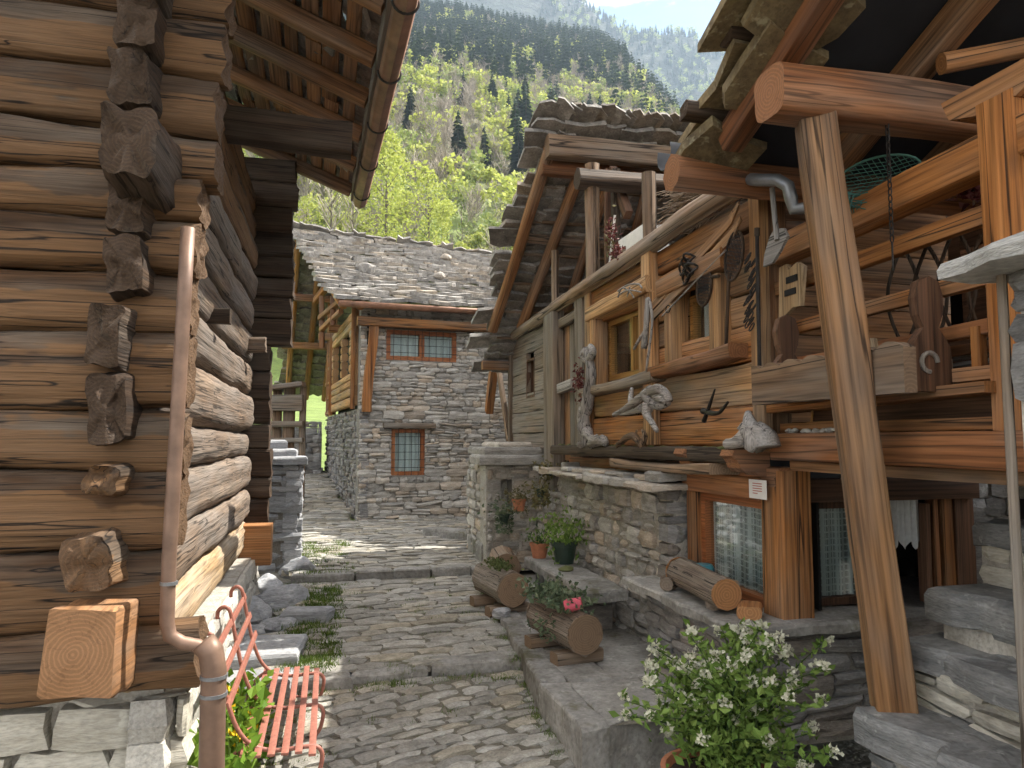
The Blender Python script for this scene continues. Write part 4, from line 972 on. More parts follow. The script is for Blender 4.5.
# props of the roof's far foot
beam(LC, 'brace', oX(489, 412, 2.75), oX(494, 368, 2.75), .13, .16, M['orange'], c=.15); beam(LC, 'brace', oX(509, 440, 2.76), oX(499, 370, 2.7), .07, .09, M['grey_log'], c=.2)
beam(LC, 'purlin', oX(482, 365, 2.3), oX(482, 365, 2.3) + V((1.0, 0, 0)), .12, .14, M['post'], c=.5)
# loft: floor, rail log, posts, dark back wall
mb = MB(); mb.box((FX + .05, 4.3, 1.55), (6.0, 10.9, 1.60)); mb.build('loft_floor', M['brown'], LC)
beam(LC, 'rail_log', (FX - .06, 11.05, 1.60), (FX - .06, 4.30, 1.78), .15, .15, M['grey_log'], c=1, wob=.018, seg=40, taper=1.25, rough=.02, groove=.04)
for i in range(17):
    plank(LC, 'back_wall_board', (4.9, 4.3, 1.70 + i * .17), (4.9, 10.9, 1.70 + i * .17), .04, .165, M['dark_log'])
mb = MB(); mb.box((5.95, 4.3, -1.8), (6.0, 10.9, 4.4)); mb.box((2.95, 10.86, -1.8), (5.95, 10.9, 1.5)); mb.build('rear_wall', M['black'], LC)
def lpost(u, v0, v1, d, mat=None, x=FX, c=1.0):
    a, b = oX(u, v0, x), oX(u + .5, v1, x); beam(LC, 'loft_post', (a.x, a.y, a.z), (a.x, a.y, b.z), d, d, mat or M['grey_log'], c=c, wob=.012, seg=10)
lpost(593, 290, 163, .17); lpost(650, 248, 172, .135, x=FX - .02); lpost(555.5, 318, 250, .105)
lpost(616, 270, 168, .09, M['dark_log'], FX + .35, .3); lpost(608, 270, 168, .07, M['brown'], FX + .35, .3)
beam(LC, 'loft_tie', oX(524, 237, 2.5), oX(524, 237, 2.5) + V((1.6, 0, 0)), .16, .16, M['grey_log'], c=1, wob=.01)
# roof: falls away from the camera; high edge across the alley side
R0 = V((2.36, 8.0, 3.74)); R1 = V((5.6, 8.0, 3.74)); R2 = V((5.6, 11.3, 1.10)); R3 = V((2.36, 11.3, 1.10))
slab_roof(LC, R2, R3, R0, R1, M['slab'], 24, 0.36, 0.05, seed=8, limit=300)
rdir = (R0 - R3).normalized(); rn = V((1, 0, 0)).cross(R3 - R0).normalized(); rn = rn if rn.z > 0 else -rn
items = []; x = 2.40; rr = random.Random(21)
while x < 5.5:                                   # crest slabs lying across the high edge
    w = rr.uniform(.14, .26); an = -.22 + rr.uniform(-.08, .08)
    y_ = V((0, math.cos(.35), -math.sin(.35))); x_ = V((math.cos(an), 0, math.sin(an)))
    z_ = x_.cross(y_).normalized(); y2 = z_.cross(x_)
    items.append(basis(V((x, 7.98 + rr.uniform(-.04, .04), 3.84 + rr.uniform(-.02, .02))), x_, y2, z_, .21, .5, .035)); x += w * .55
pieces(LC, 'crest_slab', 'slab', M['slab'], items, 60)
def onroof(u, v, off):
    p0 = R0 - rn * off; r_ = ray(u, v); return r_ * (p0.dot(rn) / r_.dot(rn))
for (u0, v0, u1, v1, d) in ((493, 330, 550, 150, .15), (521, 328, 583, 165, .15), (560, 330, 612, 170, .13), (610, 330, 650, 175, .13)):
    beam(LC, 'rafter', onroof(u0, v0, .12), onroof(u1, v1, .12), d, d, M['rafter'], c=.8, wob=.012, seg=14)
for t in np.linspace(.06, .94, 8):
    a = R3.lerp(R0, t) - rn * .035 + V((.1, 0, 0)); beam(LC, 'batten', a, a + V((3, 0, 0)), .06, .035, M['grey_log'], c=.2, wob=.005, seg=8)
beam(LC, 'crest_beam', (2.46, 8.02, 3.50), (5.4, 8.02, 3.54), .2, .27, M['grey_log'], c=.35, wob=.015, seg=14)
beam(LC, 'crest_beam', (2.46, 8.28, 3.36), (5.4, 8.28, 3.40), .2, .22, M['redbeam'], c=.5, wob=.015, seg=14)
beam(LC, 'cross_log', (2.62, 7.4, 2.90), (5.2, 7.4, 2.95), .25, .25, M['dark_log'], c=1, wob=.015, seg=12)
beam(LC, 'brace', oX(628, 215, 3.2), oX(612, 170, 3.2), .09, .12, M['brown'], c=.2)

# ------------------------------------------------------------------ near right: house with open porch
PH = thing('porch_house', 'house with open timber porch and overhanging roof at the right edge', 'house', (3.8, 2.6, -1.9))
# ground floor: plinth, window bay, recessed wall with door
PX, PY = 2.47, 4.02
mb = MB(); mb.box((PX + .05, PY + .05, -1.9), (4.9, 5.5, -1.17)); pw = mb.build('plinth', M['mortar'], PH)
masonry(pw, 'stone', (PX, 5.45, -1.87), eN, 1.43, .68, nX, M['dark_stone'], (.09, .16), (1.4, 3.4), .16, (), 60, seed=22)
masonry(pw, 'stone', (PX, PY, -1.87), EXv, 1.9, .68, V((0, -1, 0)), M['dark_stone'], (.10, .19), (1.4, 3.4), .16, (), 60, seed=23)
for k, (x0, x1, y0, y1) in enumerate(((2.40, 2.80, 5.02, 5.7), (2.40, 2.80, 3.96, 5.005), (2.815, 3.6, 3.96, 4.6))):
    flagstone(pw, 'plinth_slab', [(x0, y0), (x1, y0), (x1, y1), (x0, y1)], -1.20, -1.135, M['flag'], seed=95 + k, round_=.014)
HX = 2.80
def post(p0, p1, w, h, mat, name='post', **k): return beam(PH, name, p0, p1, w, h, mat, c=k.pop('c', .1), up=k.pop('up', (0, 1, 0)), **k)
post((HX + .12, 4.20, -1.14), (HX + .12, 4.20, -.20), .22, .24, M['orange'], wob=.004, seg=8)
post((HX + .10, 5.30, -1.14), (HX + .10, 5.30, -.24), .16, .15, M['orange'], wob=.004, seg=6)
post((HX + .06, 5.38, -.33), (HX + .06, 4.32, -.33), .14, .15, M['redbeam'], 'lintel', up=(0, 0, 1), seg=6)
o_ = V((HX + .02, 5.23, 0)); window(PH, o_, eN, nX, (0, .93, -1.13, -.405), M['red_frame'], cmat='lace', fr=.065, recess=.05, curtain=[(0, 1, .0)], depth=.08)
# recessed wall facing the camera: crochet-curtained window, open doorway
BY = 4.27
o_ = V((0, BY, 0)); mY = V((0, -1, 0))
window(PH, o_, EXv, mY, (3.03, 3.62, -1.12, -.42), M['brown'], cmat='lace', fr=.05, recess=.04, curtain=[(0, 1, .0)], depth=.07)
for (x0, z0, z1, w, mm) in ((3.68, -1.14, -.3, .12, 'brown'), (4.12, -1.14, -.45, .045, 'brown'), (4.20, -1.14, -.42, .04, 'redbeam'), (4.30, -1.14, -.36, .09, 'orange'), (4.44, -1.14, -.26, .16, 'brown')):
    post((x0, BY + (.05 if x0 > 4.1 else 0), z0), (x0, BY + (.05 if x0 > 4.1 else 0), z1), .08, w, M[mm], up=(1, 0, 0), name='door_post', seg=3)
beam(PH, 'lintel', (3.03, BY, -.34), (4.5, BY, -.34), .14, .15, M['brown'], c=.1)
mb = MB(); N = 30; vv = []
for i in range(N + 1):
    t = i / N; x = 3.74 + .36 * t; zig = -.78 + .07 * abs(((t * 4) % 1) - .5) * 2
    vv += [(x, BY + .06 + .01 * math.sin(t * 40), zig), (x, BY + .06 + .01 * math.sin(t * 40), -.42)]
mb.add(vv, [(2*i, 2*i+2, 2*i+3, 2*i+1) for i in range(N)]); mb.build('lace_curtain', M['curtain'], PH)
mb = MB(); mb.box((2.95, 5.3, -1.2), (6, 5.35, -.1)); mb.box((4.95, 1, -1.2), (5.0, 5.3, -.1)); mb.build('inner_wall', M['black'], PH)
mb = MB(); mb.box((4.55, 4.35, -1.2), (4.9, 4.5, -.1)); sw2 = mb.build('pier', M['mortar'], PH)
masonry(sw2, 'stone', (4.5, 4.3, -1.2), EXv, .8, 1.1, mY, M['dark_stone'], (.12, .2), (1.2, 2.2), .15, (), 40, seed=27)
# porch deck: beams, boards
post((HX + .06, 4.12, -.045), (HX + .06, 1.2, -.045), .2, .17, M['redbeam'], 'porch_beam', up=(0, 0, 1), wob=.006, seg=12)
post((HX + .14, 4.10, -.165), (HX + .14, 1.2, -.165), .1, .06, M['rafter'], 'porch_board', up=(0, 0, 1), seg=8)
for i in range(9):
    plank(PH, 'porch_board', (2.90 + .2 * i, 4.13, -.11), (2.90 + .2 * i, 1.2, -.11), .19, .04, M['brown'])
post((HX + .06, 4.22, -.08), (HX + .06, 4.22, 1.75), .16, .18, M['orange'], 'corner_post', seg=12)
post((HX + .08, 2.44, .04), (HX + .08, 2.44, 1.50), .17, .18, M['orange'], 'corner_post', seg=10)
profile(PH, 'corbel', [(-.28, .1), (.28, .1), (.24, 0), (.1, -.04), (-.1, -.04), (-.2, 0)], (HX + .08, 2.44, 1.5), (0, 1, 0), (0, 0, 1), (1, 0, 0), .16, M['orange'])
profile(PH, 'corbel', [(0, 0), (-.12, 0), (-.13, -.1), (-.10, -.2), (-.02, -.26), (0, -.26)], (HX + .16, 2.46, -.12), (0, 1, 0), (0, 0, 1), (1, 0, 0), .14, M['redbeam'])
post((HX + .08, 4.2, 1.24), (HX + .08, 1.2, 1.32), .15, .17, M['orange'], 'top_plate', up=(0, 0, 1), wob=.008, seg=12)
for (z, w, h, x) in ((1.0, .06, .09, .06), (.715, .06, .075, .06), (.50, .05, .07, .1), (.43, .05, .05, .22)):
    post((HX + x, 4.12, z - .01), (HX + x, 2.5, z + .015), w, h, M['orange' if z > .6 else 'redbeam'], 'porch_rail', up=(0, 0, 1), wob=.006, seg=10)
post((HX + .04, 4.1, .20), (HX + .04, 2.5, .225), .22, .05, M['orange'], 'shelf', up=(0, 0, 1), seg=8)
post((HX + .06, 3.0, .30), (HX + .06, 2.5, .30), .06, .06, M['orange'], 'porch_rail', up=(0, 0, 1), seg=4)
post((HX + .08, 2.66, .32), (HX + .08, 2.66, .52), .05, .05, M['orange'], 'baluster', seg=3)
for z in (.38, .345, .41): post((HX + .3, 3.0, z), (HX + .3, 2.3, z + .02), .02, .02, M['drift'], 'porch_rail', up=(0, 0, 1), seg=3)
post((HX + .05, 4.1, .075), (HX + .05, 2.45, .075), .05, .06, M['orange'], 'porch_rail', up=(0, 0, 1), seg=8)
mb = MB(); mb.box((HX + .12, 2.5, .10), (HX + .126, 3.9, .2)); mb.build('panel', M['brown'], PH)
mb = MB(); mb.box((HX + .9, 1.2, -.1), (HX + .94, 4.1, .6)); mb.build('inner_board', M['brown'], PH)
# porch back wall with door and window boards, cabin end wall
i = 0; z = -.05
while z < 2.6:
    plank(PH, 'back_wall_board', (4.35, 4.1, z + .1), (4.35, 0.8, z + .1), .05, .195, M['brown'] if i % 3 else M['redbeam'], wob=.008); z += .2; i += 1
for (y, w, m_) in ((3.35, .16, 'rafter'), (3.15, .2, 'orange'), (2.93, .06, 'brown'), (2.85, .05, 'rafter'), (2.78, .05, 'brown'), (2.71, .05, 'rafter')):
    post((4.28, y, .0), (4.28, y, 1.55), .06, w, M[m_], 'door_board', seg=4)
mb = MB(); mb.box((4.25, 2.5, .7), (4.29, 2.66, 1.3)); mb.build('pane', M['curtain'], PH)
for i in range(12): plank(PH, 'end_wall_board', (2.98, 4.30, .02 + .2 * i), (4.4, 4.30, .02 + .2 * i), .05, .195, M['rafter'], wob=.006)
# cross beam on the leaning post, eave log, rafters, roof deck and slabs
beam(PH, 'cross_beam', (2.06, 3.0, 1.70), (5.0, 3.0, 1.74), .24, .25, M['redbeam'], c=.45, wob=.012, seg=24, groove=.03)
beam(PH, 'leaning_post', (2.665, 3.02, -1.30), (2.34, 3.02, 1.60), .175, .19, M['post'], c=.12, up=(.55, 1, 0), wob=.01, seg=28, groove=.014)
beam(PH, 'eave_log', (2.0, 3.92, 1.63), (4.4, 3.92, 1.63), .23, .23, M['redbeam'], c=1, wob=.012, seg=12)
TR = 0.44
def nroof(y): return 1.70 + TR * (3.75 - y)
for x, ya in ((2.24, 3.66), (3.02, 3.9), (3.72, 3.9), (4.3, 3.9)):
    beam(PH, 'rafter', (x, ya, nroof(ya)), (x + .02, -.6, nroof(-.6)), .13, .16, M['redbeam'] if x < 2.5 else M['rafter'], c=.15, wob=.008, seg=16)
beam(PH, 'rafter', (3.0, 2.9, 1.92), (4.6, 2.35, 2.2), .1, .1, M['orange'], c=.8, wob=.01)
mb = MB(); block(mb, (2.2, 3.95, nroof(3.95) + .09), (3.2, 0, 0), (0, -4.8, 4.8 * TR), (0, 0.01, .03)); mb.build('roof_deck', M['felt'], PH)
slab_roof(PH, (5.4, 3.98, nroof(3.98) + .21), (2.14, 3.98, nroof(3.98) + .21), (2.10, -.8, nroof(-.8) + .23), (5.4, -.8, nroof(-.8) + .23), M['warm_slab'], 14, 0.44, 0.05, seed=31, limit=200, over=1.7)
rr = random.Random(77)
items = []
for k in range(9):                               # thick curled verge slabs
    y = 4.05 - k * .3
    x_ = V((math.cos(.18), 0, -math.sin(.18))); y_ = V((0, -1, TR)).normalized(); z_ = y_.cross(x_) * -1
    if k in (1, 4): continue
    items.append(basis(V((2.22 + rr.uniform(-.05, .05), y - .2, nroof(y) + .14 + rr.uniform(-.02, .03))), x_, z_.cross(x_), z_, .42, .45, .06) @ Matrix.Rotation(rr.uniform(-.3, .3), 4, 'Z'))
pieces(PH, 'verge_slab', 'slab', M['warm_slab'], items, 20)
for (y, z) in ((3.72, 1.93), (3.25, 2.13)): beam(PH, 'batten_end', (1.98, y, z), (2.5, y, z), .12, .09, M['dark_log'], c=.4, endcut=.02)
mb = MB(); half_pipe(mb, (2.02, 4.06, 1.80), (4.4, 4.06, 1.76), .10); mb.build('eave_gutter', M['dark_zinc'], PH, smooth=True)
beam(PH, 'gutter_board', (2.2, 3.97, 1.78), (4.2, 3.97, 1.76), .03, .1, M['honey'], c=.1)
mb = MB(); pp = [oX(736, 178, 2.45), oX(760, 180, 2.5), oX(778, 180, 2.55), oX(788, 186, 2.58), oX(791, 198, 2.6), oX(794, 209, 2.62), oX(806, 208, 2.66), oX(812, 200, 2.7)]
mb.tube(pp, .038, 12); mb.build('gutter_spout', M['zinc'], PH, smooth=True)
# stone stair climbing to the right
ST = thing('stone_stair', 'rough stone slab stair climbing right beside the leaning post', 'stairs', (2.9, 2.5, -2.1))
lev = [(2.12, 2.62, -1.52), (2.48, 2.86, -1.28), (2.76, 3.05, -0.99), (2.93, 3.4, -.73), (3.22, 3.9, -.42), (3.5, 4.2, -.14)]
for k, (x0, x1, z) in enumerate(lev):
    ye = 3.12 + .05 * ((k * 37) % 5 - 2) / 2 - (.25 if k == 0 else 0)
    flagstone(ST, 'tread', [(x0, 1.97), (x1 + .1, 1.97), (x1 + .1, ye), (x0 + .02, ye - .03)], z - .125 - .03 * (k % 2), z, M['step'], jag=.042, seed=120 + k, round_=.035)
    mb = MB(); mb.box((x0 + .05 + .02 * (k % 3), 1.99, -2.2), (x1 + .3, ye - .07, z - .10)); ri = mb.build('riser', M['lime'], ST)
    masonry(ri, 'stone', (x0 + .04, ye - .06, z - .33), eN, 1.05, .24, nX, M['step'] if k % 2 else M['sunny_stone'], (.1, .16), (1.4, 3), .1, (), 10, seed=130 + k, gap=.03, proud=.012)
    masonry(ri, 'stone', (x0 + .07, ye - .06, z - .33), EXv, .3, .24, V((0, 1, 0)), M['step'], (.1, .16), (1.4, 3), .1, (), 6, seed=140 + k, gap=.02)

# added house, unseen behind the cabin roof, placed to shade the upper path
NH = thing('unseen_shade_house', 'added stone house, unseen behind the timber cabin, shading the upper path', 'house', (7.0, 14.2, -1.6))
mb = MB(); mb.box((4.6, 12.2, -1.8), (9.5, 16.5, 3.2)); nw = mb.build('wall', M['wall_stone'], NH)
slab_roof(NH, (9.8, 11.9, 3.0), (4.3, 11.9, 3.0), (4.3, 14.35, 4.5), (9.8, 14.35, 4.5), M['slab'], 10, .6, .06, seed=81, limit=20)
slab_roof(NH, (4.3, 16.8, 3.0), (9.8, 16.8, 3.0), (9.8, 14.35, 4.5), (4.3, 14.35, 4.5), M['slab'], 10, .6, .06, seed=82, limit=20)
mb = MB(); mb.add([(4.6, 12.2, 3.2), (4.6, 16.5, 3.2), (4.6, 14.35, 4.45), (4.95, 12.2, 3.2), (4.95, 16.5, 3.2), (4.95, 14.35, 4.45)], [(0, 1, 2), (5, 4, 3), (0, 2, 5, 3), (1, 4, 5, 2), (0, 3, 4, 1)]); mb.build('gable', M['wall_stone'], NH)
# ------------------------------------------------------------------ smaller things
def smooth_path(pts, k=5):
    pts = [V(p) for p in pts]; out = []
    for i in range(len(pts) - 1):
        p0, p1, p2, p3 = pts[max(0, i-1)], pts[i], pts[i+1], pts[min(len(pts)-1, i+2)]
        for q in range(k):
            t = q / k; out.append(0.5 * ((2*p1) + (p2-p0)*t + (2*p0-5*p1+4*p2-p3)*t*t + (3*p1-p0-3*p2+p3)*t**3))
    return out + [pts[-1]]
def branch(mb, pts, r0, r1, k=4, n=8, gn=.25):
    P = smooth_path(pts, k); m = len(P)
    mb.tube(P, [max(.003, (r0 + (r1 - r0) * i / (m - 1)) * (1 + gn * noise.noise(P[i] * 9))) for i in range(m)], n)
# red bench
BN = thing('garden_bench', 'faded red iron bench with slatted seat against the log building', 'bench', (-0.3, 5.15, -2.12))
Y0, Y1 = 4.36, 5.95
prof = [(-.69, -1.17), (-.685, -1.12), (-.65, -1.095), (-.615, -1.12), (-.595, -1.2), (-.56, -1.36), (-.52, -1.52), (-.46, -1.66), (-.37, -1.745), (-.25, -1.775), (-.12, -1.77), (-.04, -1.775), (-.005, -1.82), (-.02, -1.92), (-.06, -2.0), (-.03, -2.13)]
for y in (Y0 + .12, (Y0 + Y1) / 2, Y1 - .12):
    mb = MB(); mb.tube(smooth_path([(x, y, z) for x, z in prof], 4), .013, 8); fr1 = mb.build('side_frame', M['red_paint'], BN, smooth=True)
    mb = MB(); mb.tube(smooth_path([(-.42, y, -1.73), (-.5, y, -1.79), (-.55, y, -1.9), (-.52, y, -2.0), (-.46, y, -2.07), (-.5, y, -2.13)], 4), .013, 8); mb.build('leg', M['red_paint'], BN, smooth=True)
    if y != (Y0 + Y1) / 2:
        mb = MB(); mb.tube(smooth_path([(-.07, y, -1.98), (-.2, y, -1.93), (-.35, y, -1.95), (-.5, y, -2.02)], 4), .010, 8); mb.build('stretcher', M['red_paint'], BN, smooth=True)
for i in range(6):
    x = -.43 + i * .074; plank(BN, 'seat_slat', (x, Y0, -1.752 - (.02 if i == 5 else 0)), (x, Y1, -1.752 - (.02 if i == 5 else 0)), .040, .014, M['red_paint'], wob=.001)
for (x, z) in ((-.60, -1.19), (-.56, -1.33), (-.515, -1.47)):
    plank(BN, 'back_slat', (x, Y0, z), (x, Y1, z), .014, .040, M['red_paint'], up=(-.3, 0, 1), wob=.001)
# yellow flowering plant behind the bench
pr5 = random.Random(15)
YP = thing('flowering_plant', 'bright green plant with yellow flowers growing under the red bench', 'plant', (-.55, 4.9, -2.1))
mb = MB(); leaves(mb, [V((pr5.uniform(-.70, -.38), pr5.uniform(4.2, 5.6), -2.08 + pr5.random() ** .7 * .42)) for _ in range(420)], .085, pr5, aspect=1.25, up=.8); mb.build('foliage', M['leaf_bright'], YP)
mb = MB()
for _ in range(60):
    b = V((pr5.uniform(-.66, -.42), pr5.uniform(4.3, 5.5), -2.1)); mb.tube([b, b + V((pr5.uniform(-.05, .05), 0, .4))], .003, 4)
mb.build('stem', M['leaf'], YP)
for _ in range(16):
    c = V((pr5.uniform(-.66, -.40), pr5.uniform(4.5, 5.55), -1.78 + pr5.uniform(-.05, .09))); mb = MB()
    leaves(mb, [c], .045, pr5, n_each=9, aspect=1.3, up=.3); mb.build('flower', M['petal_yellow'], YP)
# boulders and slabs between the log building and the path
BL = [((283, 600), 7.9, (.62, .42, .36), .5, 'layered grey boulder, largest of the heap below the log corner'), ((283, 628), 7.05, (.44, .36, .24), .9, 'tilted flat grey boulder in front of the heap'),
      ((257, 616), 7.4, (.34, .4, .42), .1, 'rounded grey boulder against the foot of the log building'), ((268, 588), 8.6, (.42, .4, .3), 1.4, 'grey boulder at the back of the heap under the cut beam'),
      ((300, 570), 9.3, (.5, .4, .3), .3, 'grey boulder at the foot of the dry stone pillar'), ((249, 640), 6.9, (.3, .42, .3), 2.0, 'small grey boulder behind the back of the red bench')]
for k, ((u, v), d, s, rz, lab) in enumerate(BL):
    p = oD(u, v, d); m = Matrix.Translation(p) @ Matrix.Rotation(rz, 4, 'Z') @ Matrix.Rotation(.25 - .12 * k, 4, 'X') @ Matrix.Diagonal((*s, 1))
    tag(put('boulder', rock_mesh(k * 2 + 1, 3, .38, 1, M['boulder']), None, m), lab, 'boulder', 'boulders below the log building')
for k, (pts, zt, lab) in enumerate(((((-.42, 7.55), (.02, 7.5), (.1, 7.72), (-.38, 7.8)), -1.68, 'narrow grey kerb slab lying beside the boulders'), (((-.75, 6.35), (-.22, 6.3), (-.16, 6.95), (-.7, 7.0)), -1.74, 'broad flat slab between the boulders and the bench'), (((-.8, 5.9), (-.25, 5.8), (-.2, 6.25), (-.75, 6.3)), -1.83, 'flat slab at the far end of the bench'))):
    tag(flagstone(None, 'kerb_slab', pts, zt - .14, zt, M['boulder'], seed=200 + k, round_=.03), lab, 'stone slab')
# loose stone on the path
tag(put('loose_stone', rock_mesh(31, 2, .3, 1, M['boulder']), None, Matrix.Translation(oZ(480, 670, -1.99)) @ Matrix.Diagonal((.26, .22, .12, 1))), 'single loose pale stone lying below the first path step', 'stone')
# dry stone pillar
DP = thing('dry_stone_pillar', 'stacked dry stone pillar beyond the log building corner', 'stone wall', (-.75, 10.4, -1.7))
mb = MB(); mb.box((-1.4, 10.15, -1.75), (-.38, 10.75, -.35)); c_ = mb.build('core', M['mortar'], DP)
masonry(c_, 'stone', (-1.4, 10.1, -1.75), (1, 0, 0), 1.07, 1.42, (0, -1, 0), M['boulder'], (.08, .22), (1.6, 3.5), .22, (), 80, seed=33, proud=.05)
masonry(c_, 'stone', (-.35, 10.1, -1.75), (0, 1, 0), .7, 1.42, (1, 0, 0), M['boulder'], (.08, .22), (1.4, 2.5), .22, (), 40, seed=34, proud=.03)
for k, (x0, x1, y0, y1, z0, z1) in enumerate(((-1.4, -.28, 10.0, 10.7, -.33, -.22), (-1.35, -.42, 10.15, 10.8, -.22, -.12), (-1.0, -.55, 10.3, 10.8, -.12, 0.0))):
    flagstone(DP, 'cap_stone', [(x0, y0), (x1, y0 + .05), (x1 - .03, y1), (x0, y1)], z0, z1, M['boulder'], seed=220 + k, round_=.03)
# old fence and beam beyond it
FN = thing('wooden_fence', 'grey weathered post and rail fence behind the dry stone pillar', 'fence', (-1.9, 15.5, -1.4))
for (u, w) in ((288, .24), (276, .2), (302, .14)):
    p = oD(u, 455, 15.2); q = oD(u, 386, 15.2); beam(FN, 'post', (p.x, p.y, -1.5), (p.x, p.y, q.z), w, w, M['grey_log'], c=.4)
for (v, h) in ((403, .34), (424, .12), (440, .1)):
    beam(FN, 'rail', oD(262, v, 15.1), oD(303, v, 15.1), .14, h, M['grey_plank'], c=.3)
beam(FN, 'cap_rail', oD(270, 388, 15.1), oD(304, 384, 15.1), .3, .1, M['sun_log'], c=.3)
# stone steps on the far right of the path
for k, (pts, zb, zt, lab) in enumerate(((((2.02, 9.7), (2.7, 9.6), (2.7, 10.7), (2.05, 10.8)), -1.75, -1.40, 'lower stone block step at the foot of the lean-to wall'), (((1.55, 12.3), (2.6, 11.2), (2.8, 11.5), (1.75, 12.5)), -1.7, -1.48, 'low stone kerb beside the upper path'), (((2.35, 10.8), (3.0, 10.7), (3.0, 12.2), (2.4, 12.3)), -1.75, -1.22, 'upper stone block step near the back house'))):
    tag(flagstone(None, 'stone_step', pts, zb, zt, M['flag'], seed=230 + k, round_=.03), lab, 'step')
# stone bench on the terrace
SB = thing('stone_bench', 'long grey stone slab bench on the terrace', 'bench', (2.4, 7.2, -1.78))
flagstone(SB, 'seat_slab', [(2.22, 6.2), (2.64, 6.18), (2.66, 8.25), (2.24, 8.2)], -1.45, -1.345, M['flag'], seed=240, round_=.02)
for y in (6.5, 7.75): flagstone(SB, 'support', [(2.30, y), (2.62, y), (2.62, y + .22), (2.30, y + .22)], -1.79, -1.45, M['dark_stone'], seed=int(y * 10), round_=.015)
# log planters
def log_planter(name, label, a, b, r, mat, plant=None, blocks=True, hollow=True, cut=None, taper=1.0):
    a, b = V(a), V(b); t = thing(name, label, 'planter', ((a.x + b.x) / 2, (a.y + b.y) / 2, a.z - r)); d = (b - a).normalized()
    lg = beam(t, 'log', a, b, 2 * r, 2 * r, mat, c=1.0, wob=.02, seg=14, rough=.05, endcut=.01, taper=taper)
    for e, s in ((a, -1), (b, 1)):
        mb = MB(); rr_ = r * .93 * (taper if s > 0 else 1); side = d.cross(UP).normalized(); upv = side.cross(d)
        c0 = e + d * (s * .012); ring = [c0 + (side * math.cos(q * math.pi / 10) + upv * math.sin(q * math.pi / 10)) * rr_ * (1 + .03 * math.sin(q * 3.1)) for q in range(20)]
        v_ = ring + [q - d * s * .02 for q in ring]; mb.add(v_, [tuple(range(20)) if s < 0 else tuple(range(19, -1, -1))] + [(q, (q + 1) % 20, 20 + (q + 1) % 20, 20 + q) for q in range(20)])
        M_ = frame(c0, d, UP); inv = M_.inverted(); mb.v = [tuple(inv @ V(q)) for q in mb.v]; mb.build('cut_end', cut or M['grey_log'], t, M_)
    if blocks:
        for q in (.18, .82):
            c0 = a.lerp(b, q) - UP * (r + .035); side = d.cross(UP).normalized(); beam(t, 'block', c0 - side * r * 1.25, c0 + side * r * 1.25, .14, .10, M['grey_log'], c=.4, wob=.01)
    return t
pz_ = -1.775
P1 = log_planter('log_planter', 'weathered log planter with dark cut end and red tin in front of the stone bench', (1.98, 5.48, pz_ + .25), (1.86, 6.25, pz_ + .25), .165, M['bark'])
r5 = random.Random(50)
mb = MB(); leaves(mb, [V((1.90 + r5.gauss(0, .10), 5.95 + r5.uniform(-.42, .42), pz_ + .40 + abs(r5.gauss(0, .06)))) for _ in range(700)], .055, r5, aspect=1.6, up=.7); mb.build('foliage', M['succulent'], P1)
mb = MB(); leaves(mb, [V((1.80 + r5.gauss(0, .04), 6.0 + r5.uniform(-.35, .35), pz_ + .30 - r5.random() * .15)) for _ in range(220)], .045, r5, aspect=1.6, up=-.3); mb.build('foliage', M['succulent'], P1)
mb = MB(); c0 = V((1.86, 5.62, pz_ + .44)); ax = V((.9, -.35, .25)).normalized(); mb.tube([c0, c0 + ax * .02, c0 + ax * .13, c0 + ax * .14], [.05, .055, .045, .048], 14)
tag(mb.build('red_tin', M['pink'], smooth=False), 'small bright red tin stuck in the near log planter', 'tin')
P2 = log_planter('log_planter', 'mossy log planter with hollow end beside the path, farther from the camera', (1.86, 7.3, pz_ + .24), (1.74, 8.0, pz_ + .25), .185, M['bark'])
mb = MB(); leaves(mb, [V((1.80 + r5.gauss(0, .06), 7.65 + r5.uniform(-.3, .3), pz_ + .42 + abs(r5.gauss(0, .02)))) for _ in range(420)], .035, r5, aspect=1.5, up=.9); mb.build('moss', M['moss'], P2)
P3 = log_planter('log_planter', 'short barkless log standing behind the mossy planter', (2.0, 8.15, pz_ + .32), (2.05, 8.6, pz_ + .34), .17, M['grey_log'], blocks=False)
tag(put('foot_stone', rock_mesh(41, 2, .3, 1, M['boulder']), None, Matrix.Translation((1.72, 7.2, pz_ + .04)) @ Matrix.Diagonal((.2, .16, .12, 1))), 'small stone wedged under the mossy log planter', 'stone')
P4 = log_planter('bark_log', 'bark-covered log with pale sawn end lying on the window plinth', (2.53, 4.30, -1.005), (2.62, 5.12, -1.005), .108, M['bark'], cut=M['cut_wood'], blocks=False, taper=1.1)
P4['category'] = 'log'
for k, (x, y, s, lab) in enumerate(((2.60, 4.14, .15, 'sawn log slice in front of the bark log'), (2.50, 4.42, .10, 'small wood chunk under the near end of the bark log'), (2.56, 5.2, .11, 'small wood chunk beyond the bark log'), (2.47, 5.05, .10, 'small wood chunk under the far end of the bark log'))):
    tag(beam(None, 'wood_chunk', (x, y, -1.09), (x + .1, y + s, -1.09), s, .085, M['bark'] if k else M['cut_wood'], c=.7, wob=.015), lab, 'wood')
mb = MB(); mb.tube([(2.66, 4.82, -1.06), (2.66, 4.82, -.93), (2.66, 4.82, -.90)], [.075, .075, .06], 18); mb.build('ignored', M['teal']); col.objects[-1].name = 'tin_bowl'; tag(col.objects[-1], 'teal tin bowl behind the bark log', 'bowl')
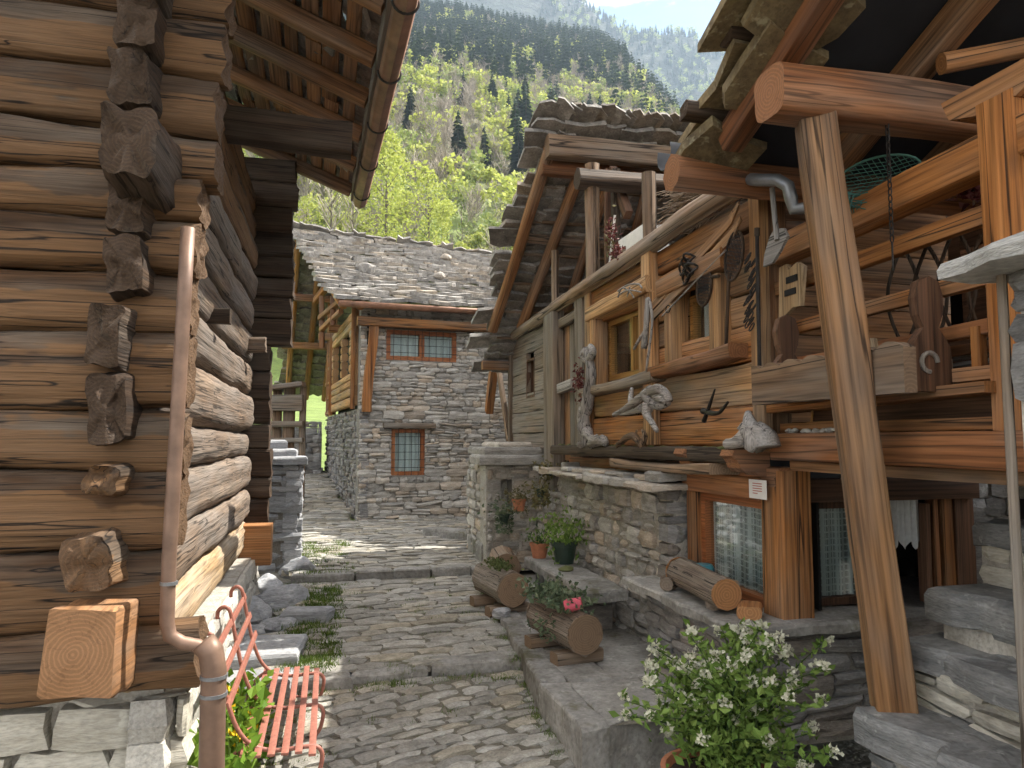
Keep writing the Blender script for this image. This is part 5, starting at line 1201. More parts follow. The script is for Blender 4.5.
# pots and plants
def pot(name, label, c, r, h, mat, foliage, n, size, spread, up=.8, trail=0.0, flowers=None, seed=1):
    rp = random.Random(seed); c = V(c); t = thing(name, label, 'potted plant', c)
    mb = MB(); prof_ = [(r * .72, 0), (r * .98, h * .80), (r * 1.08, h * .81), (r * 1.1, h), (r * .98, h), (r * .95, h * .86), (0.001, h * .85)]; N = 20; vv = []
    for (pr__, pz__) in prof_: vv += [(pr__ * math.cos(2 * math.pi * k / N), pr__ * math.sin(2 * math.pi * k / N), pz__) for k in range(N)]
    ff = [(i*N+k, i*N+(k+1)%N, (i+1)*N+(k+1)%N, (i+1)*N+k) for i in range(len(prof_)-1) for k in range(N)] + [tuple(range(N))[::-1]]
    mb.add(vv, ff); po = mb.build('pot', mat, t, Matrix.Translation(c), smooth=False)
    mb = MB(); mb.tube([(0, 0, h * .80), (0, 0, h * .88)], r * .93, 16); mb.build('soil', M['soil'], po, Matrix.Translation(c))
    mb = MB(); pts = []
    for _ in range(n):
        q = V((rp.gauss(0, spread[0] * .5), rp.gauss(0, spread[1] * .5), abs(rp.gauss(0, spread[2] * .55))))
        if trail and rp.random() < trail: q.z = -rp.random() * spread[2] * 1.4; s_ = r * 1.25 / max(.01, math.hypot(q.x, q.y)); q.x *= s_; q.y *= s_
        pts.append(c + V((0, 0, h * .9)) + q)
    leaves(mb, pts, size, rp, up=up, aspect=1.8); mb.build('foliage', foliage, t)
    return t
pot('potted_plant', 'terracotta pot with dry trailing plant hung on the lean-to wall', oD(519, 511, 9.1), .085, .15, M['terracotta'], M['dry_leaf'], 170, .05, (.2, .2, .13), .3, .3, seed=3)
pot('potted_plant', 'dark pot of drooping green leaves left of the hung terracotta pot', oD(504, 524, 9.25), .07, .13, M['green_pot'], M['succulent'], 260, .06, (.26, .2, .16), .0, .45, seed=4)
pot('potted_plant', 'dark hanging pot of dry brown trailing stems at the wall corner', oD(541, 497, 8.9), .06, .10, M['green_pot'], M['dry_leaf'], 300, .055, (.22, .2, .14), -.3, .6, seed=5)
pot('potted_plant', 'small dry plant on the wall top beside the capping slabs', oD(549, 476, 8.9), .05, .09, M['green_pot'], M['dry_leaf'], 140, .05, (.18, .18, .10), .4, .3, seed=6)
pot('potted_plant', 'plain terracotta pot on the far end of the stone bench', (2.36, 8.05, -1.345), .105, .17, M['terracotta'], M['leaf_dark'], 90, .05, (.14, .14, .12), .8, seed=7)
pot('potted_plant', 'large dark green pot of leafy herbs on the stone bench', (2.52, 7.62, -1.345), .135, .24, M['green_pot'], M['leaf'], 520, .055, (.32, .30, .28), 1.2, .1, seed=8)
pot('potted_plant', 'low terracotta bowl standing under the stone bench', (2.44, 7.05, -1.775), .14, .13, M['terracotta'], M['leaf_dark'], 60, .04, (.16, .16, .06), .4, seed=9)
tag(put('moss_cushion', rock_mesh(61, 2, .35, .5, M['moss']), None, Matrix.Translation((2.40, 7.2, -1.33)) @ Matrix.Diagonal((.16, .22, .13, 1))), 'cushion of brown moss on the stone bench', 'moss')
# white flowering shrub in a terracotta pot, lower right
SH = thing('flowering_shrub', 'green shrub with cream blossom clusters in a terracotta pot at the bottom', 'shrub', (2.02, 3.42, -2.12))
SC = V((2.02, 3.42, -2.12)); rs = random.Random(90)
mb = MB(); N = 28; prof_ = [(.17, 0), (.235, .40), (.26, .405), (.265, .47), (.24, .47), (.23, .42), (.001, .42)]; vv = []
for (a_, b_) in prof_: vv += [(a_ * math.cos(2*math.pi*k/N), a_ * math.sin(2*math.pi*k/N), b_) for k in range(N)]
mb.add(vv, [(i*N+k, i*N+(k+1)%N, (i+1)*N+(k+1)%N, (i+1)*N+k) for i in range(len(prof_)-1) for k in range(N)] + [tuple(range(N))[::-1]])
SP = Matrix.Translation(SC + V((-.13, -.06, 0.02))); po = mb.build('pot', M['terracotta'], SH, SP); mb = MB(); mb.tube([(0, 0, .38), (0, 0, .43)], .225, 20); mb.build('soil', M['soil'], po, SP)
stem = MB(); lv = MB(); tips = []
for k in range(86):
    an = rs.uniform(0, 2 * math.pi); R_ = rs.uniform(.10, .66) * (1.0 if rs.random() < .75 else .6); hgt = rs.uniform(.22, .74) * (1.12 - R_ * .6)
    b0 = SC + V((rs.uniform(-.1, .1), rs.uniform(-.1, .1), .42)); dx, dy = math.cos(an) * R_, math.sin(an) * R_ * .85
    e_ = b0 + V((dx * 1.1 + .08, dy + .05, hgt)); mid = b0 + V((dx * .4 + .03, dy * .4, hgt * .7))
    P_ = smooth_path([b0, mid, e_], 6); stem.tube(P_, [.006 - .0035 * i / (len(P_) - 1) for i in range(len(P_))], 5)
    tips.append(e_)
    for q in range(3, len(P_)):
        leaves(lv, [P_[q] + V((rs.gauss(0, .012), rs.gauss(0, .012), rs.gauss(0, .012))) for _ in range(4)], .052, rs, aspect=1.75, up=.5)
    leaves(lv, [b0.lerp(e_, rs.uniform(.15, .6)) + V((rs.gauss(0, .07), rs.gauss(0, .07), rs.gauss(0, .05))) for _ in range(16)], .055, rs, aspect=1.75, up=.6)
stem.build('stem', M['leaf_dark'], SH); lv.build('foliage', M['leaf'], SH)
for k, t_ in enumerate(tips):
    for j in range(1 if k % 3 else 2):
        c0 = t_ + V((rs.gauss(0, .02), rs.gauss(0, .02), rs.gauss(.008, .015)))
        mb = MB(); leaves(mb, ellipsoid_pts(26, c0, (.027, .027, .026), rs, .5), .024, rs, aspect=1.2, up=.4); mb.build('blossom', M['petal_white'], SH)
# slab-capped pillar at the right edge
PL = thing('capped_pillar', 'rough plastered pillar with a broad white stone cap at the right edge', 'pillar', (2.5, 1.72, -2.1))
mb = MB(); mb.box((2.225, 1.45, -2.15), (2.8, 1.90, .14)); pc = mb.build('plastered_shaft', M['plaster'], PL)
mb = MB(); mb.box((2.22, 1.47, .14), (2.8, 1.88, .56)); ps = mb.build('stone_head', M['lime'], PL)
masonry(ps, 'stone', (2.19, 1.91, .13), eN, .45, .43, nX, M['dark_stone'], (.12, .2), (1.0, 1.8), .12, (), 20, seed=44); masonry(ps, 'stone', (2.19, 1.44, .13), EXv, .6, .43, mY, M['dark_stone'], (.12, .2), (1.0, 1.8), .12, (), 20, seed=45)
masonry(ps, 'stone', (2.8, 1.91, .13), V((-1, 0, 0)), .6, .43, V((0, 1, 0)), M['dark_stone'], (.12, .2), (1.0, 1.8), .12, (), 20, seed=46)
flagstone(PL, 'cap_slab', [(1.98, 1.35), (2.85, 1.35), (2.85, 2.03), (2.03, 2.05)], .56, .62, M['pale_cap'], jag=.035, seed=250, round_=.02)
flagstone(PL, 'cap_slab', [(2.14, 1.42), (2.85, 1.42), (2.85, 1.98), (2.2, 1.94)], .62, .68, M['pale_cap'], jag=.035, seed=251, round_=.03)
mb = MB(); mb.tube([(2.205, 1.93, -2.1), (2.205, 1.93, .56)], .016, 10); mb.build('pole', M['grey_plank'], PL)

# ------------------------------------------------------------------ things hung on the cabin wall
WX = 2.69
def wp(u, v, x=WX): return oX(u, v, x)
SK = 'old tools hung on the cabin wall'
for k, (a, b, lab) in enumerate((((648, 312), (747, 204), 'upper of two old wooden skis hung on the cabin wall'), ((652, 318), (749, 219), 'lower of two old wooden skis hung on the cabin wall'))):
    s_ = thing('wooden_ski', lab, 'ski', wp(*a), SK); p0, p1 = wp(*a), wp(*b); d_ = (p1 - p0); n_ = 9; vv = []
    upv = d_.normalized().cross(nX).normalized()
    for i in range(n_):
        t_ = i / (n_ - 1); w_ = .036 * (1 if t_ < .88 else (1 - (t_ - .88) * 5)); c0 = p0 + d_ * t_ + nX * (.05 * max(0, (t_ - .85) / .15) ** 2); vv += [c0 + upv * w_, c0 - upv * w_, c0 - upv * w_ + nX * .016, c0 + upv * w_ + nX * .016]
    mb = MB(); mb.add(vv, [(i*4+q, i*4+(q+1)%4, (i+1)*4+(q+1)%4, (i+1)*4+q) for i in range(n_-1) for q in range(4)] + [(0, 1, 2, 3), tuple(4*(n_-1)+q for q in (3, 2, 1, 0))])
    M_ = frame(p0, d_, UP); inv = M_.inverted(); mb.v = [tuple(inv @ V(q)) for q in mb.v]; mb.build('blade', M['post'], s_, M_)
    mb = MB(); c0 = p0 + d_ * .46 + nX * .03
    for q in range(3): mb.tube([c0 + d_.normalized() * (.05 * math.cos(a_) + q * .07) + upv * .045 * math.sin(a_) + nX * .02 * (q + 1) * abs(math.sin(a_)) for a_ in [i * math.pi / 6 for i in range(12)]], .010, 6, closed=True)
    mb.build('binding', M['iron'], s_)
def racket(label, c, ru, rv, ang, handle):
    t = thing('wire_beater', label, 'beater', wp(*handle[-1]), SK); cc = wp(*c, WX - .02); sc_ = cc.length / FOC
    ax = V((0, -math.sin(math.radians(ang)), math.cos(math.radians(ang)))); bx = V((0, math.cos(math.radians(ang)), math.sin(math.radians(ang))))
    ring = [cc + ax * (rv * sc_ * math.cos(a_)) * 1.05 + bx * (ru * sc_ * math.sin(a_)) * 1.5 for a_ in [i * math.pi / 14 for i in range(28)]]
    mb = MB(); mb.tube(ring, .010, 8, closed=True); mb.build('hoop', M['dark_log'], t, smooth=True)
    mb = MB()
    for i in range(-5, 6):
        f_ = i / 6; h_ = math.sqrt(1 - f_ * f_)
        mb.tube([cc + ax * (rv * sc_ * h_) + bx * (ru * sc_ * f_ * 1.5), cc - ax * (rv * sc_ * h_) + bx * (ru * sc_ * f_ * 1.5)], .0028, 4)
        mb.tube([cc + bx * (ru * sc_ * h_ * 1.5) + ax * (rv * sc_ * f_), cc - bx * (ru * sc_ * h_ * 1.5) + ax * (rv * sc_ * f_)], .0028, 4)
    mb.build('mesh', M['iron'], t)
    mb = MB(); mb.tube([wp(*q, WX - .02) for q in handle], .013, 8); mb.build('handle', M['dark_log'], t)
racket('long-handled oval wire beater hung beside the small window', (734, 256), 10, 22, 18, [(729, 273), (726, 345)])
racket('small round wire beater hung below the skis', (704, 287), 9, 17, 14, [(712, 277), (719, 276)])
t = thing('ski_pole', 'thin ski pole with basket hung below the skis', 'ski pole', wp(665, 312), SK)
mb = MB(); mb.tube([wp(662, 316, WX - .03), wp(726, 250, WX - .03)], .007, 6); mb.build('shaft', M['drift'], t)
mb = MB(); c0 = wp(668, 309, WX - .03); mb.tube([c0 + V((0, math.cos(a_) * .04, math.sin(a_) * .03)) for a_ in [i * math.pi / 6 for i in range(12)]], .005, 6, closed=True); mb.build('basket', M['iron'], t)
t = thing('iron_rod', 'long dark iron rod hung on the corner board', 'rod', wp(758, 395, WX - .05), SK); mb = MB(); mb.tube([wp(757, 232, WX - .05), wp(760, 397, WX - .05)], .013, 8); mb.build('rod', M['iron'], t)
mb = MB(); mb.tube([wp(757, 228, WX - .05), wp(757, 236, WX - .05)], .018, 8); mb.build('collar', M['dark_log'], t)
t = thing('rusty_chain', 'bunch of rusty chain and hooks beside the iron rod', 'chain', wp(750, 325, WX - .03), SK); rc = random.Random(4)
for i in range(26):
    c0 = wp(750 + rc.uniform(-4, 4), 257 + i * 2.8, WX - .03 - rc.random() * .02); a0 = rc.uniform(0, 3); mb = MB()
    mb.tube([c0 + V((.01 * math.sin(a_), .022 * math.cos(a_ + a0), .026 * math.sin(a_))) for a_ in [q * math.pi / 5 for q in range(10)]], .005, 5, closed=True); mb.build('link', M['iron'], t)
t = thing('wooden_shovel', 'pale wooden shovel hung blade down at the porch corner', 'shovel', wp(776, 265, 2.62), SK)
b_ = [(783, 228), (787, 236), (780, 250), (772, 263), (763, 267), (764, 255), (769, 238), (774, 229)]
pp = [wp(*q, 2.62) for q in b_]; mb = MB(); mb.add([q for q in pp] + [q + V((.02, 0, 0)) for q in pp], [tuple(range(8)), tuple(range(15, 7, -1))] + [(i, (i+1) % 8, 8 + (i+1) % 8, 8 + i) for i in range(8)]); mb.build('blade', M['drift'], t)
mb = MB(); mb.tube([wp(772, 188, 2.61), wp(777, 240, 2.61)], .016, 8); mb.build('handle', M['drift'], t)
t = thing('wooden_sled_back', 'pale carved board with two slots hung in the porch opening', 'carved board', wp(790, 310, 2.72))
pp = [(779, 268), (786, 264), (788, 270), (797, 262), (803, 266), (800, 306), (793, 307), (782, 318), (778, 330), (779, 300)]
pw_ = [wp(*q, 2.72) for q in pp]; mb = MB(); n_ = len(pw_); mb.add(pw_ + [q + V((.03, 0, 0)) for q in pw_], [tuple(range(n_)), tuple(range(2*n_-1, n_-1, -1))] + [(i, (i+1) % n_, n_ + (i+1) % n_, n_ + i) for i in range(n_)]); mb.build('board', M['pale_log'], t)
for (u, v) in ((791, 279), (789.5, 292)):
    a_, b2 = wp(u - 5, v - 1.3, 2.715), wp(u + 6, v + 1.3, 2.715); mb = MB(); mb.box((2.712, min(a_.y, b2.y), min(a_.z, b2.z)), (2.722, max(a_.y, b2.y), max(a_.z, b2.z))); mb.build('slot', M['black'], t)
def root(name, label, cat, base, pieces_, mat='drift', x=WX, gn=.35):
    t = thing(name, label, cat, base)
    for (pts, r0, r1) in pieces_:
        mb = MB(); branch(mb, [oX(u, v, x + dx) for (u, v, dx) in pts], r0, r1, 5, 8, gn); mb.build('limb', M[mat], t, smooth=True)
    return t
root('driftwood_branch', 'gnarled upright driftwood branch beside the plank door', 'driftwood', wp(586, 446, 2.64), [
    ([(588, 446, -.05), (584, 425, -.08), (588, 400, -.06), (591, 375, -.05), (589, 358, -.06), (586, 350, -.07)], .075, .05), ([(588, 362, -.06), (593, 352, -.07), (590, 346, -.08)], .05, .03), ([(589, 362, -.06), (583, 358, -.08), (582, 352, -.1)], .045, .02),
    ([(585, 428, -.08), (580, 418, -.1), (581, 408, -.12)], .05, .025), ([(587, 432, -.07), (593, 440, -.08), (597, 436, -.1)], .06, .03), ([(586, 440, -.06), (581, 445, -.1), (578, 443, -.12)], .05, .02), ([(592, 444, -.08), (602, 440, -.1), (606, 444, -.1)], .06, .03)])
root('driftwood_horn', 'silver twisted driftwood like a horned head below the cabin window', 'driftwood', wp(650, 425, 2.6), [
    ([(614, 415, -.12), (628, 407, -.12), (642, 397, -.13), (651, 391, -.12)], .02, .055), ([(646, 393, -.12), (656, 389, -.14), (664, 392, -.12), (669, 402, -.1)], .045, .035), ([(668, 402, -.1), (659, 406, -.11), (650, 401, -.13), (646, 395, -.13)], .03, .05), ([(655, 396, -.1), (664, 399, -.12), (667, 404, -.1)], .05, .03),
    ([(649, 404, -.13), (647, 414, -.15), (653, 424, -.16), (657, 431, -.17)], .05, .018), ([(632, 388, -.05), (631, 402, -.08), (638, 412, -.1)], .018, .03), ([(620, 414, -.1), (634, 411, -.1), (642, 408, -.11)], .02, .04)])
root('gnarled_root', 'dark gnarled root stump standing at the end of the cabin ledge', 'root', wp(745, 445, 2.6), [
    ([(748, 412, -.08), (750, 424, -.1), (756, 436, -.1), (764, 444, -.08)], .02, .09), ([(752, 428, -.1), (744, 438, -.13), (734, 443, -.15), (727, 444, -.15)], .07, .03), ([(758, 430, -.08), (766, 437, -.08), (768, 447, -.08)], .06, .08), ([(750, 432, -.12), (752, 443, -.14), (749, 449, -.15)], .06, .04), ([(745, 424, -.08), (741, 431, -.1)], .02, .03)])
root('small_root', 'small twisted root on the ledge under the driftwood horn', 'root', wp(628, 444, 2.64), [([(618, 446, -.08), (626, 438, -.09), (634, 436, -.09), (640, 444, -.08)], .03, .03), ([(634, 440, -.08), (637, 430, -.08)], .02, .01), ([(642, 446, -.08), (645, 436, -.09), (642, 430, -.08)], .03, .012)], 'grey_log')
root('iron_pick', 'dark iron pick head with two spikes on the cabin wall', 'pick', wp(712, 420), [([(704, 421, -.03), (708, 410, -.05), (712, 398, -.06), (715, 389, -.06)], .02, .006), ([(703, 411, -.03), (712, 413, -.05), (720, 412, -.06), (728, 402, -.08)], .025, .008)], 'iron', gn=.1)
root('wooden_hook', 'pale wooden hook with handle hung on the batten right of the window', 'hook', wp(650, 345, 2.6), [([(648, 299, -.1), (647, 315, -.11), (646, 330, -.11), (644, 348, -.1)], .025, .03), ([(648, 326, -.11), (640, 338, -.12), (634, 349, -.12)], .014, .012), ([(648, 298, -.1), (651, 308, -.1), (652, 325, -.1), (646, 372, -.1)], .016, .01)], 'drift', gn=.2)
root('bent_twig_rack', 'thin pale twigs fixed above the larger cabin window', 'twigs', wp(628, 296, 2.62), [([(618, 291, -.06), (628, 285, -.08), (638, 284, -.08), (642, 288, -.08)], .01, .008), ([(618, 297, -.06), (622, 288, -.08), (630, 292, -.08), (634, 298, -.08)], .009, .007), ([(630, 287, -.08), (627, 297, -.09)], .008, .006), ([(620, 294, -.07), (628, 290, -.08), (641, 292, -.09)], .008, .007)], 'drift', gn=.1)
t = thing('dried_bouquet', 'dried reddish bouquet hanging beside the plank door', 'dried flowers', wp(579, 400, 2.68)); mb = MB(); rc = random.Random(9)
leaves(mb, [wp(579 + rc.gauss(0, 2.2), 383 + rc.gauss(0, 11), 2.66 - rc.random() * .06) for _ in range(160)], .05, rc, up=-.5); mb.build('petals', M['red_leaf'], t)
mb = MB(); mb.tube([wp(579, 368, 2.65), wp(579, 395, 2.65)], .006, 5); mb.build('stalk', M['straw'], t)
# notice on the post: a sheet with a few faint lines of print too small to read
nt = thing('paper_notice', 'small white paper notice pinned on the wooden post', 'notice', (2.785, 4.2, -.42)); mb = MB(); a_, b2 = oX(749, 479, 2.775), oX(767, 500, 2.775)
mb.box((2.773, b2.y, b2.z), (2.776, a_.y, a_.z)); sh = mb.build('sheet', M['paper'], nt)
for i in range(5):
    z_ = a_.z - (a_.z - b2.z) * (.2 + .13 * i); y0_ = a_.y + (b2.y - a_.y) * .22; y1_ = a_.y + (b2.y - a_.y) * (.75 if i < 4 else .5); mb = MB(); mb.box((2.7715, y1_, z_ - .003), (2.7725, y0_, z_ + .003)); mb.build('print_line', M['ink'], sh)
# loft: brushwood, white box, wreath
t = thing('brushwood', 'bundle of dry brushwood twigs lying on the loft rail', 'twigs', (3.0, 5.1, 1.75)); rc = random.Random(3); mb = MB()
for i in range(150):
    a_ = oX(rc.uniform(655, 700), rc.uniform(190, 238), 3.0 + rc.uniform(-.05, .25)); b2 = oX(rc.uniform(715, 760), rc.uniform(170, 192), 2.95 + rc.uniform(-.05, .25)); m_ = a_.lerp(b2, .5) + V((0, 0, rc.uniform(-.05, .08)))
    mb.tube(smooth_path([a_, m_, b2], 3), .004, 4)
mb.build('twigs', M['straw'], t); mb = MB(); mb.tube([oX(735, 175, 2.95), oX(735, 200, 2.95)], .01, 5); mb.build('tie', M['twine'], t)
t = thing('white_box', 'white painted wooden box with pale end standing in the loft', 'box', oX(632, 262, 2.98)); bx0 = oX(621, 252, 2.98); bx1 = oX(644, 224, 2.98)
mb = MB(); mb.box((2.98, 6.45, 1.82), (3.25, 7.1, 2.14)); mb.build('body', M['white'], t); mb = MB(); mb.box((2.965, 6.44, 1.80), (2.978, 7.11, 1.85)); mb.box((2.965, 6.9, 1.98), (2.978, 7.2, 2.03)); mb.build('slat', M['grey_plank'], t)
t = thing('flower_wreath', 'dried red and pink flower garland with stick on the loft rail', 'garland', oX(614, 272, 2.72)); mb = MB(); rc = random.Random(2)
leaves(mb, [oX(612 + rc.gauss(0, 2.5), 231 + rc.gauss(0, 6), 2.72 + rc.gauss(0, .03)) for _ in range(130)] + [oX(617 + rc.gauss(0, 2.5), 254 + rc.gauss(0, 5), 2.72 + rc.gauss(0, .03)) for _ in range(130)], .045, rc); mb.build('petals', M['red_leaf'], t)
mb = MB(); leaves(mb, [oX(611 + rc.gauss(0, 2), 243 + rc.gauss(0, 10), 2.74) for _ in range(80)], .045, rc); mb.build('leaves', M['dry_leaf'], t)
mb = MB(); mb.tube([oX(609, 270, 2.74), oX(615, 215, 2.74)], .012, 6); mb.build('stick', M['white'], t)

# ------------------------------------------------------------------ things on the porch
CR = thing('carved_crib', 'old carved wooden crib with tall rounded dark ends on the porch shelf', 'crib', (2.68, 3.2, .225))
pin = [(a_ * .68, b_) for a_, b_ in [(-.16, 0), (.16, 0), (.16, .2), (.13, .24), (.06, .30), (.10, .36), (.115, .44), (.08, .52), (0, .545), (-.08, .52), (-.115, .44), (-.10, .36), (-.06, .30), (-.13, .24), (-.16, .2)]]
profile(CR, 'end_board', pin, (2.72, 2.78, .225), (1, 0, 0), (0, 0, 1), (0, 1, 0), .05, M['brown']); profile(CR, 'end_board', pin, (2.72, 3.86, .225), (1, 0, 0), (0, 0, 1), (0, 1, 0), .05, M['brown'])
mb = MB(); mb.tube([(2.70 + .045 * math.cos(a_), 2.752, .36 + .045 * math.sin(a_)) for a_ in [i * math.pi / 8 for i in range(13)]], .012, 6); mb.build('carving', M['grey_plank'], CR)
sc = []; 
for i in range(41):
    t_ = i / 40; sc.append((t_ * 1.22 - .08, .21 + .035 * abs(math.sin(t_ * math.pi * 6.5))))
profile(CR, 'side_board', [(-.08, 0)] + sc + [(1.14, 0)], (2.56, 2.80, .215), (0, 1, 0), (0, 0, 1), (1, 0, 0), .07, M['grey_log'])
profile(CR, 'side_board', [(0, 0), (0, .15), (1.04, .15), (1.04, 0)], (2.86, 2.80, .235), (0, 1, 0), (0, 0, 1), (1, 0, 0), .04, M['grey_plank'])
rc = random.Random(12)
for k in range(7):
    tag(put('crib_log', rock_mesh(70 + k, 2, .2, 1, M['grey_log'] if k % 2 else M['boulder']), None, Matrix.Translation((2.72 + rc.uniform(-.05, .05), 2.95 + k * .12, .39)) @ Matrix.Diagonal((.17, .12, .1, 1))), 'rounded piece of wood lying in the carved crib', 'wood', 'wood in the crib')
beam(None, 'wood_wedge', (2.62, 3.02, .38), (2.62, 3.04, .50), .05, .07, M['pale_log'], c=.4, seg=3); tag(col.objects[-1], 'pale cut wooden wedge sticking up from the crib', 'wood')
for k in range(13):                              # pebbles along the porch beam
    y = 3.98 - k * .045; s_ = rc.uniform(.035, .055)
    tag(put('white_pebble', rock_mesh(90 + k % 5, 2, .3, .7, M['plaster']), None, Matrix.Translation((2.80 + rc.uniform(-.02, .02), y, .05 + rc.uniform(0, .01))) @ Matrix.Diagonal((s_, s_ * 1.2, s_, 1))), 'pale pebble in the row on the porch beam', 'pebble', 'row of pebbles on the porch beam')
t = thing('small_lantern', 'small brass and glass case on the porch beam behind the pebbles', 'lantern', (2.92, 3.72, .04))
for (x, y) in ((2.86, 3.62), (2.98, 3.62), (2.86, 3.84), (2.98, 3.84)):
    mb = MB(); mb.tube([(x, y, .04), (x, y - .03, .2)], .007, 6); mb.build('frame_bar', M['frame'], t)
mb = MB(); mb.box((2.85, 3.60, .10), (2.99, 3.86, .112)); mb.build('tray', M['frame'], t); mb = MB(); mb.box((2.87, 3.62, .04), (2.97, 3.84, .10)); mb.build('box', M['zinc'], t)
# chain, landing net, red flowers, hanging coils in the porch
t = thing('hanging_chain', 'iron chain with hook hanging from the porch cross beam', 'chain', (2.62, 2.98, .9)); z_ = 1.58; k = 0
while z_ > .98:
    c0 = V((2.70, 2.95, z_)); mb = MB(); mb.tube([c0 + (V((.010 * math.cos(a_), 0, .022 * math.sin(a_))) if k % 2 else V((0, .010 * math.cos(a_), .022 * math.sin(a_)))) for a_ in [q * math.pi / 5 for q in range(10)]], .0035, 5, closed=True); mb.build('link', M['iron'], t); z_ -= .034; k += 1
mb = MB(); mb.tube([(2.70, 2.95, .98), (2.70, 2.95, .84)], .005, 6); mb.build('hook', M['iron'], t)
t = thing('landing_net', 'green landing net on a hoop hung under the porch roof', 'net', (2.85, 3.3, 1.25)); c0 = oX(878, 175, 2.86); mb = MB()
ring = [c0 + V((.12 * math.cos(a_), -.17 * math.cos(a_), .10 * math.sin(a_))) for a_ in [q * math.pi / 12 for q in range(24)]]; mb.tube(ring, .007, 6, closed=True); mb.build('hoop', M['net'], t)
mb = MB()
for i in range(-6, 7):
    f_ = i / 7; h_ = math.sqrt(1 - f_ * f_); mb.tube([c0 + V((.12 * f_, -.17 * f_, .10 * h_)), c0 + V((.12 * f_ + .08, -.17 * f_, 0)), c0 + V((.12 * f_, -.17 * f_, -.10 * h_))], .0025, 4)
for i in range(-4, 5):
    f_ = i / 5; h_ = math.sqrt(1 - f_ * f_); mb.tube([c0 + V((.12 * h_, -.17 * h_, .10 * f_)), c0 + V((.06, 0, .1 * f_)), c0 + V((-.12 * h_, .17 * h_, .10 * f_))], .0025, 4)
for i in range(40): mb.tube([c0 + V((rc.uniform(-.15, 0), rc.uniform(.0, .2), rc.uniform(-.2, -.06))), c0 + V((rc.uniform(-.15, 0), rc.uniform(.0, .2), rc.uniform(-.2, -.06)))], .003, 4)
mb.build('netting', M['net'], t)
t = thing('red_hanging_flowers', 'bunch of dried red flowers hanging behind the porch post', 'dried flowers', oX(972, 200, 3.3)); mb = MB(); leaves(mb, [oX(972 + rc.gauss(0, 7), 187 + rc.gauss(0, 8), 3.3 + rc.gauss(0, .05)) for _ in range(160)], .07, rc); mb.build('petals', M['red_leaf'], t)
mb = MB(); mb.tube([oX(972, 170, 3.3), oX(974, 206, 3.3)], .006, 5); mb.build('stalk', M['straw'], t)
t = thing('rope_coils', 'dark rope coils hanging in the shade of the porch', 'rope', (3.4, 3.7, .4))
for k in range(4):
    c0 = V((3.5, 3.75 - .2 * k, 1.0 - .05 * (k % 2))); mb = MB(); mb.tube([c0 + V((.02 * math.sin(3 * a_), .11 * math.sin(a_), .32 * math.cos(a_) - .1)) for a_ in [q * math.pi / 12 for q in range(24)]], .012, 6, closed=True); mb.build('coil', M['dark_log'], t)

# rough stone wall with steps at the far end of the alley
GW = thing('garden_wall', 'dark rough stone wall at the far left end of the alley', 'stone wall', (-2.0, 20.5, -.9))
mb = MB(); mb.box((-3.3, 20.25, -1.2), (-.2, 20.8, -.5)); mb.box((-1.5, 20.25, -.5), (-.2, 20.8, .2)); gc = mb.build('core', M['mortar'], GW)
masonry(gc, 'stone', (-3.3, 20.1, -1.2), (1, 0, 0), 3.1, 1.7, (0, -1, 0), M['dark_stone'], (.12, .24), (1.2, 2.6), .2, (), 120, seed=52, proud=.05, top=lambda s: min(1.7, .7 + .35 * int(s / .6)))
# ------------------------------------------------------------------ grass, far trees, haze
rg = random.Random(61); mb = MB()
def tuft(x, y, z, n, h, sp):
    for _ in range(n):
        a_ = rg.uniform(0, 6.28); b = V((x + rg.gauss(0, sp), y + rg.gauss(0, sp), z)); w = .004 * h / .05; d = V((math.cos(a_), math.sin(a_), 0)); e_ = b + V((rg.gauss(0, h * .4), rg.gauss(0, h * .4), h * rg.uniform(.5, 1.2)))
        mb.add([b - d * w, b + d * w, e_], [(0, 1, 2)])
for _ in range(150):
    x = rg.uniform(-.5, .0) if rg.random() < .7 else rg.uniform(-.2, 1.8); y = rg.uniform(4.8, 9.3); tuft(x, y, pathz(x, y) - .01, 26, .035, .045)
for _ in range(90):
    x = rg.uniform(-.35, .1); y = rg.uniform(6.1, 9.0); tuft(x, y, pathz(x, y), 40, .06, .05)
for _ in range(80):
    y = rg.uniform(9.4, 12); x = rg.uniform(-.4, .3); tuft(x, y, pathz(x, y), 24, .05, .05)
for _ in range(70):
    y = rg.uniform(4.6, 9); x = edge_x(y) - rg.uniform(.0, .06); tuft(x, y, pathz(x, y), 20, .03, .03)
for _ in range(40):
    x = rg.uniform(-.4, 1.6); tuft(x, 5.93 + rg.uniform(-.06, .06), pathz(x, 5.9), 22, .04, .04)
g_ = mb.build('path_grass', M['grass']); tag(g_, 'short grass and moss in the joints of the alley', 'grass', kind='stuff')

